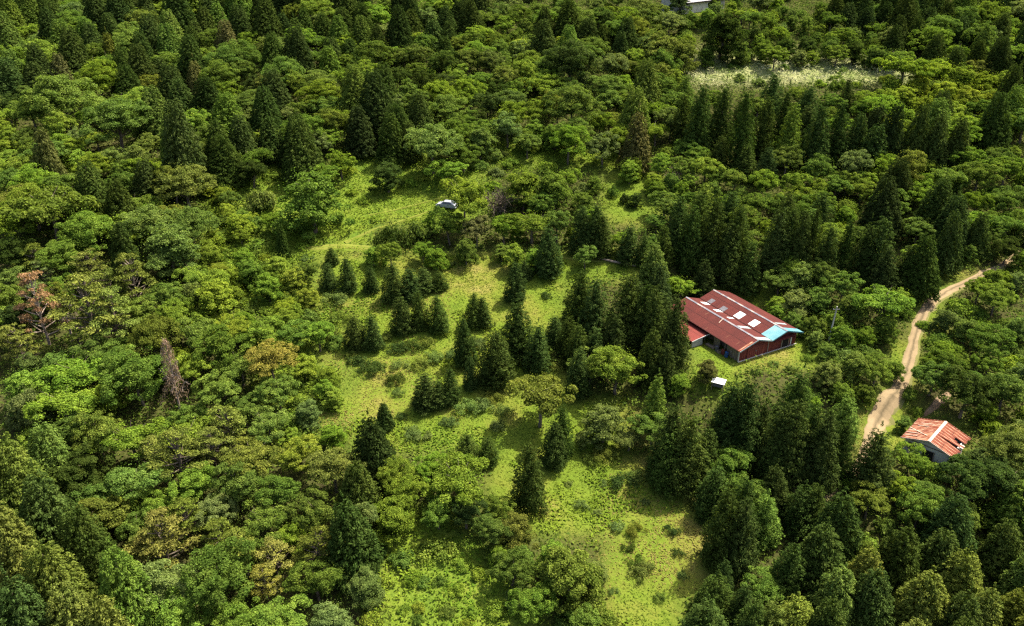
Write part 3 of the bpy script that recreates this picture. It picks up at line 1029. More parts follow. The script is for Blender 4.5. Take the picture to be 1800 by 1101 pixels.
def utility_pole():
    x, y, zc = hit(1455, 607)
    t = empty("utility_pole", (x, y, tz(x, y)))
    mb = MB(); mb.tube([(0, 0, -.5), (0.1, 0.05, 3), (0.28, .1, 6.8)], [.13, .12, .09], 10); mb.build("pole", M_CONCRETE, t)
    mb = MB(); mb.bar((-.3, .1, 6.3), (.75, .1, 6.3), .07, .07); arm = mb.build("crossarm", M_GREYMETAL, t)
    for k in (-.25, .65):
        mb = MB(); mb.tube([(k, .1, 6.34), (k, .1, 6.46)], [.04, .03], 8); mb.build("insulator", M_CONCRETE, arm)
    tag(t, "slim grey utility pole standing in the bushes beside the barn", "pole")


utility_pole()


def car():
    x, y, zc = hit(786, 366)
    t = empty("parked_car", (x, y, tz(x, y) + .02), R(-18))
    prof = [(-2.05, .35), (-2.05, .75), (-1.75, .92), (-1.1, 1.0), (-.55, 1.45), (1.0, 1.5), (1.75, 1.05), (2.0, .95), (2.05, .4)]
    mb = MB()
    W = .82
    def wd(z): return W if z < 1.0 else W - .22 * (z - 1.0) / .5
    Lp = [(px, -wd(pz), pz) for px, pz in prof]; Rp = [(px, wd(pz), pz) for px, pz in prof]
    mb.poly(Lp); mb.poly(Rp[::-1])
    for i in range(len(prof)):
        j = (i + 1) % len(prof); mb.poly([Lp[i], Rp[i], Rp[j], Lp[j]])
    body = mb.build("body", M_SILVER, t)
    bv = body.modifiers.new("soft", 'BEVEL'); bv.width = .06; bv.segments = 2
    mb = MB(); mb.poly([(-1.06, -.70, 1.05), (-1.06, .70, 1.05), (-.60, .60, 1.43), (-.60, -.60, 1.43)]); o = mb.build("windscreen", M_GLASS, t); o.location = (-.02, 0, .02)
    mb = MB(); mb.poly([(1.08, .60, 1.47), (1.66, .70, 1.12), (1.66, -.70, 1.12), (1.08, -.60, 1.47)][::-1]); o = mb.build("rear_window", M_GLASS, t); o.location = (.02, 0, .02)
    for s in (-1, 1):
        mb = MB(); mb.poly([(-.85, s * .812, 1.08), (1.35, s * .812, 1.08), (.95, s * .67, 1.4), (-.5, s * .67, 1.4)]); mb.build("side_window", M_GLASS, t).location = (0, s * .02, 0)
        for px in (-1.3, 1.3):
            mb = MB(); mb.tube([(px, s * .66, .31), (px, s * .86, .31)], [.31, .31], 16)
            wh = mb.build("wheel", M_RUBBER, t)
            mb = MB(); mb.tube([(px, s * .862, .31), (px, s * .872, .31)], [.19, .17], 12); mb.build("rim", M_SILVER, wh)
        mb = MB(); mb.box(-2.09, -2.04, s * .6 - .14, s * .6 + .14, .62, .76); mb.build("headlight", M_WHITE, t)
        mb = MB(); mb.box(2.03, 2.08, s * .62 - .1, s * .62 + .1, .7, .9); mb.build("tail_light", M_REDROOF, t)
    tag(t, "silver car parked beside the grass track, half hidden under a tree", "car")


car()


def log():
    x, y, _ = hit(1075, 463)
    x2, y2, _ = hit(1118, 470)
    x0, y0, _ = hit(1048, 456)
    mb = MB()
    P = [(x0, y0, tz(x0, y0) + .35), (x, y, tz(x, y) + .4), (x2, y2, tz(x2, y2) + .3)]
    mb.tube([np.array(p) for p in P], [.14, .22, .2], 9)
    o = mb.build("fallen_log", M_DEADBARK)
    tag(o, "long pale fallen log lying along the shaded grass track", "log")
    a = hit(1200, 340); 


log()

# ------------------------------------------------------------------ trees: prototypes
def trunk_quads(h, r0, r1, rng, limbs=0, limb_from=0.35, limb_len=0.6, bend=0.05, up=0.6):
    k = 6
    P = [np.array([0, 0, -0.15])]
    b = rng.normal(size=(k, 2)) * bend
    for i in range(1, k + 1):
        P.append(np.array([b[:i, 0].sum() * .5, b[:i, 1].sum() * .5, h * i / k]))
    rad = [r0 + (r1 - r0) * (i / k) ** 0.8 for i in range(k + 1)]
    Q = tube(P, rad, 7)
    ends = []
    for j in range(limbs):
        t = limb_from + (0.95 - limb_from) * (j + .5) / limbs
        i = min(int(t * k), k - 1); f = t * k - i
        s = P[i] + (P[i + 1] - P[i]) * f
        a = j * 2.4 + rng.uniform(-.4, .4)
        L = limb_len * (1.1 - 0.6 * t) * rng.uniform(.8, 1.2)
        d = np.array([math.cos(a), math.sin(a), up * rng.uniform(.6, 1.3)])
        m = s + d * L * .5 + np.array([0, 0, .04 * L]); e = s + d * L + np.array([0, 0, .18 * L])
        rr = (r0 + (r1 - r0) * t) * .5
        Q += tube([s, m, e], [rr, rr * .7, rr * .3], 5)
        ends.append(e)
    return Q, ends


def crown_broad(seed, puffs=34, per=120, flat=0.85, leaf=0.05, shape='round', aspect=0.62):
    """Crown of radius 1 about z = 1.25 (tree height about 2.05): leaf puffs at the ends of the boughs."""
    rng = np.random.default_rng(seed)
    C = []
    nl = int(rng.integers(6, 9))
    lob = []
    for j in range(nl):                                # the main boughs
        a = j * 2.4 + rng.uniform(-.4, .4)
        if shape == 'flat':
            lob.append((np.array([math.cos(a) * rng.uniform(.35, .72), math.sin(a) * rng.uniform(.35, .72), rng.uniform(-.12, .22)]), rng.uniform(.34, .50), .38))
        elif shape == 'tall':
            lob.append((np.array([math.cos(a) * .38, math.sin(a) * .38, -.75 + 1.6 * j / (nl - 1)]), rng.uniform(.38, .52), .9))
        elif shape == 'full':
            t = j / (nl - 1)
            lob.append((np.array([math.cos(a), math.sin(a), 0]) * (.55 - .4 * t) * rng.uniform(.8, 1.1) + np.array([0, 0, -.75 + 1.15 * t]), rng.uniform(.42, .56) * (1 - .2 * t), .85))
        else:
            zz = rng.uniform(-.25, .42)
            rr = math.sqrt(max(0, .36 - zz * zz)) + rng.uniform(-.05, .12)
            lob.append((np.array([math.cos(a) * rr, math.sin(a) * rr, zz * flat]), rng.uniform(.38, .52), .92))
    if shape == 'round':
        lob.append((np.array([rng.normal() * .1, rng.normal() * .1, .38]), .44, .8))
    tries = 0
    while len(C) < puffs and tries < puffs * 12:
        tries += 1
        lc, lr, fl = lob[int(rng.integers(len(lob)))]
        d = sphere_dirs(1, rng, -0.55)[0]
        p = lc + d * lr * np.array([1, 1, fl]) * rng.uniform(.85, 1.06)
        if any(np.linalg.norm((p - c2) / np.array([1, 1, f2])) < r2 * .78 for c2, r2, f2 in lob):
            continue
        C.append((p, rng.uniform(0.12, 0.22)))
    for k in range(puffs // 4):
        d = sphere_dirs(1, rng, -0.8)[0]
        C.append((d * rng.uniform(.1, .45) * np.array([1, 1, flat if shape != 'flat' else .4]), rng.uniform(.25, .35)))
    cs, ns, ss = [], [], []
    for p, r in C:
        m = int(per * (r / 0.19) ** 2)
        dirs = sphere_dirs(m, rng, -0.5)
        out = unit(p[None] + np.array([0, 0, .35]))
        dirs = unit(dirs + out * 0.45)
        sq = np.array([1, 1, 0.62])
        rad = r * rng.uniform(0.72, 1.08, (m, 1))
        cs.append(p + dirs * rad * sq)
        ns.append(unit(dirs * 0.7 + np.array([0, 0, .6]) + rng.normal(size=(m, 3)) * 0.55))
        ss.append(leaf * rng.uniform(0.7, 1.35, m))
    # stray sprays that roughen the outline
    m = puffs * 3
    d = sphere_dirs(m, rng, -0.3)
    hz = np.array([1, 1, flat if shape in ('round', 'full') else (0.5 if shape == 'flat' else 1.2)])
    cs.append(d * rng.uniform(0.85, 1.07, (m, 1)) * hz * (0.9 if shape == 'tall' else 1)); ns.append(unit(d + rng.normal(size=(m, 3)) * .7)); ss.append(leaf * rng.uniform(.6, 1.1, m))
    c = np.concatenate(cs) + np.array([0, 0, {'full': 1.0, 'flat': 1.08}.get(shape, 1.2)])
    c[:, 2] = np.maximum(c[:, 2], 0.02)
    return leaf_quads(c, np.concatenate(ns), np.concatenate(ss), aspect, rng)


def crown_conifer(seed, H=4.4, lobes=260, per=26, lobe=0.20, power=0.75, base=0.10, droop=0.25, leaf=0.085, aspect=0.42, ragged=0.14, belly=0.0):
    """Conical crown of radius 1 and height H made of overlapping sprays."""
    rng = np.random.default_rng(seed)
    ph = rng.uniform(0, 6.28, 4)
    cs, ns, ss, al = [], [], [], []
    for k in range(lobes):
        u = (k + rng.uniform(0, 1)) / lobes
        t = base + (1 - base) * (1 - math.sqrt(1 - u * 0.985)) if power > 0.6 else base + (1 - base) * u ** 1.25
        a = k * 2.399963 + rng.uniform(-.35, .35)
        prof = max(0.02, (1 - t)) ** power * (1 - belly * max(0, 0.28 - t) / 0.28)
        wob = 1 + ragged * (math.sin(3 * a + ph[0] + 4 * t) + .7 * math.sin(5 * a + ph[1] - 9 * t)) * 0.6 + rng.normal() * ragged * .55
        rad = prof * wob * 0.93
        lr = lobe * (0.45 + 0.75 * prof) * rng.uniform(.75, 1.25)
        o = np.array([math.cos(a), math.sin(a), 0]); tg = np.array([-math.sin(a), math.cos(a), 0]); up = np.array([0, 0, 1.0])
        P = o * rad + up * t * H
        m = int(per * rng.uniform(.8, 1.2))
        d = unit(sphere_dirs(m, rng, -0.4) + o * .55)
        lo = d @ o; lt = d @ tg; lu = d @ up
        pos = P + (o[None] * (lo * 1.25)[:, None] + tg[None] * (lt * .95)[:, None] + up[None] * (lu * .72 - droop * np.maximum(lo, 0))[:, None]) * lr * rng.uniform(.7, 1.08, (m, 1))
        cs.append(pos)
        ns.append(unit(d * .9 + up * .35 + rng.normal(size=(m, 3)) * .38))
        al.append(o[None] * 1.0 - up[None] * (droop * 2 - .2) + rng.normal(size=(m, 3)) * .45)
        ss.append(leaf * (0.7 + .5 * prof) * rng.uniform(.7, 1.3, m))
    m = lobes * (5 if lobes > 300 else 11)           # the dense inside that closes the gaps
    t = base + (1 - base) * (1 - np.sqrt(1 - rng.uniform(0, 1, m) * .97)); a = rng.uniform(0, 6.28, m)
    pr = (1 - t) ** power * rng.uniform(.35, .72, m)
    cs.append(np.stack([pr * np.cos(a), pr * np.sin(a), t * H], 1)); ns.append(np.stack([np.cos(a), np.sin(a), rng.normal(size=m) * .4], 1))
    al.append(rng.normal(size=(m, 3))); ss.append(np.full(m, leaf * 1.5))
    # leader
    m = 40
    cs.append(np.stack([rng.normal(size=m) * .025, rng.normal(size=m) * .025, H * rng.uniform(.95, 1.02, m)], 1)); ns.append(rng.normal(size=(m, 3)))
    al.append(np.tile([0, 0, 1.0], (m, 1)) + rng.normal(size=(m, 3)) * .3); ss.append(np.full(m, leaf * .8))
    return leaf_quads(np.concatenate(cs), np.concatenate(ns), np.concatenate(ss), aspect, rng, np.concatenate(al))


def crown_pine(seed, plates=34, per=150, leaf=0.045, top=2.1):
    """Open pine: flat plates of needles on spreading boughs."""
    rng = np.random.default_rng(seed)
    cs, ns, ss = [], [], []
    ends = []
    for k in range(plates):
        t = (k + .5) / plates
        a = k * 2.4 + rng.uniform(-.4, .4)
        reach = (1.0 - 0.72 * t ** 1.6) * rng.uniform(.35, 1.0)
        P = np.array([math.cos(a) * reach, math.sin(a) * reach, 0.75 + (top - .75) * t + rng.normal() * .05])
        r = rng.uniform(.16, .34) * (1 - .3 * t)
        m = int(per * (r / .25) ** 2)
        d = sphere_dirs(m, rng, -.35)
        cs.append(P + d * np.array([1, 1, .34]) * r * rng.uniform(.35, 1.05, (m, 1)))
        ns.append(unit(d * .5 + np.array([0, 0, .8]) + rng.normal(size=(m, 3)) * .5)); ss.append(leaf * rng.uniform(.7, 1.4, m))
        ends.append(P - np.array([0, 0, .06]))
    Q = leaf_quads(np.concatenate(cs), np.concatenate(ns), np.concatenate(ss), .36, rng)
    B = []
    for P in ends:
        s = np.array([0, 0, P[2] - .22 - .1 * np.hypot(P[0], P[1])]); mid = (s + P) / 2 + np.array([0, 0, -.03])
        B += tube([s, mid, P], [.028, .02, .008], 4)
    return Q, B


def bush_quads(seed, puffs=16, per=80, leaf=0.06, flat=0.62, aspect=.6, rr=(.2, .40)):
    """A dome of leaf puffs of radius 1 sitting on the ground."""
    rng = np.random.default_rng(seed)
    cs, ns, ss = [], [], []
    for k in range(puffs):
        d = sphere_dirs(1, rng, 0.0)[0]
        p = d * rng.uniform(.3, .85) * np.array([1, 1, flat]); p[2] += .08
        r = rng.uniform(*rr)
        m = int(per * (r / (sum(rr) * .5)) ** 2)
        e = unit(sphere_dirs(m, rng, -.35) + unit(p[None] + np.array([0, 0, .3])) * .4)
        q = p + e * r * rng.uniform(.7, 1.1, (m, 1)) * np.array([1, 1, .75])
        q[:, 2] = np.maximum(q[:, 2], 0.0)
        cs.append(q); ns.append(unit(e * .8 + np.array([0, 0, .5]) + rng.normal(size=(m, 3)) * .45)); ss.append(leaf * rng.uniform(.7, 1.35, m))
    m = puffs * 10
    d = sphere_dirs(m, rng, .02)
    cs.append(d * rng.uniform(.7, 1.1, (m, 1)) * np.array([1, 1, flat * 1.15])); ns.append(unit(d + rng.normal(size=(m, 3)) * .7)); ss.append(leaf * rng.uniform(.6, 1.1, m))
    return leaf_quads(np.concatenate(cs), np.concatenate(ns), np.concatenate(ss), aspect, rng)


def twig_quads(seed, H=2.0, n0=9, depth=3, spread=.55, fan=False):
    """A leafless tree or thicket of forking twigs."""
    rng = np.random.default_rng(seed)
    Q = []
    def grow(p, d, L, r, k):
        e = p + d * L; m = (p + e) / 2 + rng.normal(size=3) * .06 * L
        Q.extend(tube([p, m, e], [r, r * .8, r * .55], 4))
        if k == 0:
            return
        for _ in range(3 if k > 1 else 4):
            grow(p + (e - p) * rng.uniform(.45, 1), unit((d + rng.normal(size=3) * spread)[None])[0], L * rng.uniform(.5, .75), r * .55, k - 1)
    if fan:
        for j in range(n0):
            a = rng.uniform(0, 6.28)
            grow(np.array([math.cos(a), math.sin(a), 0]) * rng.uniform(0, .55), unit(np.array([rng.normal() * .35, rng.normal() * .35, 1.0])[None])[0], H * rng.uniform(.45, .7), .03, depth - 1)
    else:
        P0 = np.array([0, 0, -.1]); top = np.array([.05, .02, H])
        Q.extend(tube([P0, (P0 + top) / 2, top], [.07, .05, .015], 6))
        for j in range(n0):
            t = .25 + .7 * (j + .5) / n0; a = j * 2.4
            grow(np.array([.05 * t, .02 * t, H * t]), unit(np.array([math.cos(a), math.sin(a), .45])[None])[0], (1.05 - .7 * t) * rng.uniform(.4, .6), .024, depth - 1)
    return Q


def proto(name, n, fn, mat, trunk):
    out = []
    for i in range(n):
        cr = quads_mesh(name + "_crown", fn(i), [mat])
        tr = quads_mesh(name + "_trunk", trunk(i), [M_BARK]) if trunk else None
        out.append((cr, tr))
    return out


def pine_proto(n):
    out = []
    for i in range(n):
        Q, Bq = crown_pine(700 + i)
        rng = np.random.default_rng(i)
        T, _ = trunk_quads(2.0, .07, .02, rng, 0)
        out.append((quads_mesh("pine_crown", Q, [M_NEEDLE]), quads_mesh("pine_trunk", T + Bq, [M_BARK])))
    return out


def trunk_fn(h, r0, limbs, frm=.35, ln=.6, seed0=0, bend=.05):
    return lambda i: trunk_quads(h, r0, r0 * .25, np.random.default_rng(seed0 + i), limbs, frm, ln, bend)[0]


PROTO = {
    'broad': proto("broadleaf", 10, lambda i: crown_broad(10 + i, 74, 150, .92, .033), M_LEAF, trunk_fn(1.6, .075, 9)),
    'layer': proto("layered", 4, lambda i: crown_broad(40 + i, 62, 150, .85, .033, 'flat'), M_LEAF, trunk_fn(1.3, .07, 9, .5, .8)),
    'tall': proto("tall_broadleaf", 3, lambda i: crown_broad(60 + i, 74, 125, .85, .035, 'tall'), M_LEAF, trunk_fn(1.9, .075, 9)),
    'fine': proto("fine_leaved", 6, lambda i: crown_broad(80 + i, 96, 140, .92, .030), M_LEAF, trunk_fn(1.6, .07, 9)),
    'full': proto("skirted", 6, lambda i: crown_broad(90 + i, 100, 150, .95, .031, 'full'), M_LEAF, trunk_fn(1.4, .07, 9)),
    'cypress': proto("cypress", 8, lambda i: crown_conifer(100 + i, 3.6, 460, 24, .15, .74, .05, .22, .052, .46, .17), M_NEEDLE, trunk_fn(2.9, .07, 0, bend=.008)),
    'cedar': proto("cedar", 9, lambda i: crown_conifer(200 + i, 5.2, 240, 38, .235, .76, .02, .0, .056, .46, .26, .25), M_NEEDLE, trunk_fn(4.2, .08, 0, bend=.008)),
    'bigcypress': proto("large_cypress", 4, lambda i: crown_conifer(150 + i, 3.6, 950, 24, .105, .74, .05, .22, .037, .46, .17), M_NEEDLE, trunk_fn(2.9, .07, 0, bend=.008)),
    'bigbroad': proto("large_broadleaf", 3, lambda i: crown_broad(30 + i, 130, 130, .92, .027), M_LEAF, trunk_fn(1.6, .075, 9)),
    'pine': pine_proto(5),
    'bush': proto("bush", 6, lambda i: bush_quads(300 + i, 22, 90), M_LEAF, None),
    'shrub': proto("shrub", 5, lambda i: bush_quads(400 + i, 22, 70, .045, .5, .5, (.14, .30)), M_LEAF, None),
}

TINT = {
    'dk': ((0.043, 0.067, 0.014), "dark green"),
    'vd': ((0.031, 0.049, 0.012), "very dark green"),
    'md': ((0.094, 0.142, 0.023), "mid green"),
    'br': ((0.128, 0.190, 0.023), "bright green"),
    'yg': ((0.155, 0.205, 0.023), "yellow green"),
    'ol': ((0.108, 0.132, 0.023), "olive green"),
    'oc': ((0.160, 0.155, 0.030), "ochre yellow"),
    'gy': ((0.108, 0.148, 0.036), "greyish green"),
    'bn': ((0.098, 0.100, 0.030), "brownish green"),
    'or': ((0.235, 0.142, 0.070), "orange brown"),
}
KINDS = {   # object name, category, height over radius, proto height, crown centre over radius
    'broad': ("broadleaf_tree", "tree", 2.05, 2.05, 1.15, "rounded tree"),
    'layer': ("layered_tree", "tree", 1.75, 1.75, 1.15, "flat layered tree"),
    'tall': ("broadleaf_tree", "tree", 2.4, 2.4, 1.3, "tall broadleaf"),
    'fine': ("fine_leaved_tree", "tree", 2.05, 2.05, 1.15, "fine leaved tree"),
    'full': ("skirted_tree", "tree", 1.95, 1.95, 1.0, "full skirted tree"),
    'cypress': ("cypress_tree", "conifer", 3.6, 3.6, 1.9, "conical cypress"),
    'cedar': ("cedar_tree", "conifer", 5.2, 5.2, 2.8, "slender cedar"),
    'pine': ("pine_tree", "pine", 2.2, 2.1, 1.4, "spreading pine"),
    'bush': ("bush", "bush", 0.85, 1.0, 0.35, "leafy bush"),
    'shrub': ("shrub", "shrub", 0.62, 1.0, 0.2, "low shrub"),
}
random.seed(11)
RNG = np.random.default_rng(77)
PLANTS = []       # dicts: kind, x, y, r, h, tint, px, py


def plant(kind, x, y, r, h, tint, px, py, label=None):
    PLANTS.append(dict(kind=kind, x=x, y=y, r=r, h=h, tint=tint, px=px, py=py, label=label))


def con(ax, ay, by, w, tint='dk', kind='cypress', label=None):
    """A conifer given by its tip, the height of its foot and its width in the view."""
    vp = PH / 2 + FPX * CP / SP
    bx_ = ax + (PW / 2 - ax) * (by - ay) / (vp - ay)
    x, y, t = hit(bx_, by)
    r = w / 2 * t / FPX
    lo, hi = 0.5, 40.0
    for _ in range(30):
        m = (lo + hi) / 2
        if project(x, y, tz(x, y) + m)[1] > ay: lo = m
        else: hi = m
    plant(kind, x, y, r, lo, tint, ax, (ay + by) / 2, label)


def brd(cx, cy, w, tint='md', kind='broad', hf=1.0, label=None):
    """A crown given by its middle and width in the view."""
    _, _, t = hit(cx, cy)
    k = KINDS[kind]
    for _ in range(3):
        r = w / 2 * t / FPX
        x, y, t = hit(cx, cy, k[4] * r * hf)
    plant(kind, x, y, r, k[2] * r * hf, tint, cx, cy, label)


# ---- conifers picked out of the photograph: tip x, tip y, foot y, width, tint
for a in [
    (2, 90, 185, 70), (50, 98, 180, 50), (95, 82, 178, 48, 'bn'), (217, 102, 195, 62), (275, 92, 160, 45), (335, 96, 185, 42, 'bn'),
    (390, 22, 125, 55, 'bn'), (298, 150, 335, 82), (373, 196, 305, 52), (414, 188, 300, 56), (184, 48, 125, 34, 'ol'), (60, 208, 340, 58, 'bn'),
    (515, 188, 295, 72, 'vd'), (628, 172, 272, 56, 'vd'), (684, 186, 288, 54), (716, 202, 284, 42), (598, 4, 72, 50), (562, 14, 80, 48), (634, -4, 66, 50),
    (515, 56, 122, 48), (580, 56, 124, 52), (612, 60, 120, 44), (722, 8, 74, 44), (760, 24, 88, 44), (806, -6, 52, 46, 'vd'), (788, 30, 86, 32),
    (955, 20, 96, 38, 'bn'), (1036, 22, 100, 56, 'vd'), (1062, 34, 100, 38), (1125, 182, 300, 56, 'bn'), (1590, 15, 104, 40, 'vd'), (1650, 48, 125, 44), (1690, 74, 135, 44),
    (1730, 58, 135, 42), (1498, -4, 62, 46, 'vd'), (1530, 4, 66, 40, 'vd'), (1562, -4, 60, 40, 'vd'), (1640, 4, 70, 44), (1770, 12, 90, 46), (1545, 205, 305, 58),
    (1520, 185, 285, 44), (1580, 162, 295, 48, 'vd'), (1625, 166, 295, 46), (1665, 186, 300, 48), (1702, 192, 298, 48), (1770, 148, 262, 62), (1792, 98, 210, 56),
    (1572, 296, 415, 70, 'vd'), (1636, 396, 520, 74), (1690, 356, 480, 50), (1735, 362, 452, 44), (195, 300, 410, 60), (202, 372, 500, 58), (250, 268, 360, 66),
    (650, 720, 838, 80, 'vd'), (622, 798, 905, 74), (612, 862, 1000, 92), (672, 700, 752, 32), (490, 385, 450, 24),
    (-10, 742, 930, 130, 'ol'), (40, 815, 1010, 130), (-20, 860, 1080, 140, 'ol'), (120, 868, 1050, 120), (60, 930, 1130, 140, 'ol'), (185, 940, 1120, 120, 'md'), (95, 1010, 1180, 130, 'ol'), (10, 1000, 1200, 150), (160, 1035, 1190, 100, 'ol'),
]:
    con(*a[:4], a[4] if len(a) > 4 else 'dk', 'cypress')
for a in [
    (1205, 150, 262, 36), (1236, 130, 280, 46), (1276, 132, 272, 44), (1322, 136, 298, 42), (1352, 152, 276, 40), (1384, 142, 262, 40), (1400, 166, 292, 44, 'md'), (1450, 165, 298, 48), (1492, 162, 290, 42),
    (1562, 366, 495, 56), (1500, 372, 488, 32), (1400, 350, 472, 44), (1422, 350, 478, 38), (1440, 346, 476, 32), (1376, 346, 476, 46), (1466, 382, 490, 42), (1535, 376, 490, 42), (1602, 420, 512, 46),
    (1200, 332, 446, 46), (1236, 322, 440, 46), (1266, 326, 480, 56), (1302, 342, 486, 54), (1226, 346, 478, 48), (1326, 412, 515, 46), (1290, 376, 500, 52), (1172, 386, 470, 36), (1215, 420, 478, 36),
    (1045, 346, 446, 44), (1025, 350, 446, 38), (1060, 366, 452, 38), (1108, 388, 462, 40), (1135, 404, 466, 30),
    (580, 430, 464, 24), (572, 456, 508, 30), (605, 444, 512, 34), (648, 460, 512, 28), (686, 452, 528, 42), (716, 464, 524, 44), (742, 466, 512, 38), (770, 472, 508, 30),
    (705, 512, 584, 40), (736, 502, 576, 32), (770, 510, 582, 38), (830, 506, 574, 30), (846, 516, 572, 34), (815, 546, 640, 38), (620, 546, 612, 38), (650, 546, 612, 38),
    (906, 452, 528, 38), (922, 452, 492, 24), (910, 516, 625, 62), (870, 566, 672, 66), (975, 546, 606, 34), (945, 560, 650, 44),
    (1021, 460, 566, 50), (1050, 476, 596, 54), (1108, 460, 616, 68), (1132, 476, 616, 42), (1165, 482, 624, 46), (1194, 502, 646, 56), (1186, 546, 655, 44), (1020, 558, 645, 44), (1047, 566, 645, 44), (1020, 600, 696, 44),
    (1000, 546, 626, 38), (1150, 562, 676, 48), (1176, 590, 686, 40), (1156, 646, 746, 40, 'md'), (1085, 540, 640, 46),
    (825, 616, 684, 26), (790, 640, 708, 34), (745, 650, 718, 48), (770, 662, 712, 36), (820, 756, 812, 40), (858, 762, 814, 36), (932, 766, 892, 56), (975, 730, 818, 46), (990, 700, 800, 38),
    (1286, 836, 990, 62), (1316, 820, 968, 52), (1322, 862, 1005, 60), (1280, 972, 1055, 38), (1266, 1000, 1085, 66), (1248, 1046, 1140, 80), (1310, 1016, 1096, 46), (1332, 1040, 1140, 60),
    (1190, 690, 836, 66), (1216, 716, 856, 74), (1250, 740, 836, 50), (1180, 742, 856, 66), (1300, 656, 796, 66, 'vd'), (1326, 650, 806, 66, 'vd'), (1348, 692, 800, 46), (1276, 690, 790, 52),
    (1386, 690, 836, 66), (1412, 680, 846, 66), (1442, 690, 830, 56), (1462, 702, 856, 66), (1366, 762, 856, 56), (1490, 722, 836, 50), (1556, 742, 864, 74), (1420, 846, 930, 66), (1440, 840, 930, 50), (1396, 940, 1040, 60),
    (1410, 1040, 1130, 76, 'ol'), (1366, 1050, 1140, 66, 'ol'),
]:
    con(*a[:4], a[4] if len(a) > 4 else 'dk', 'cedar')

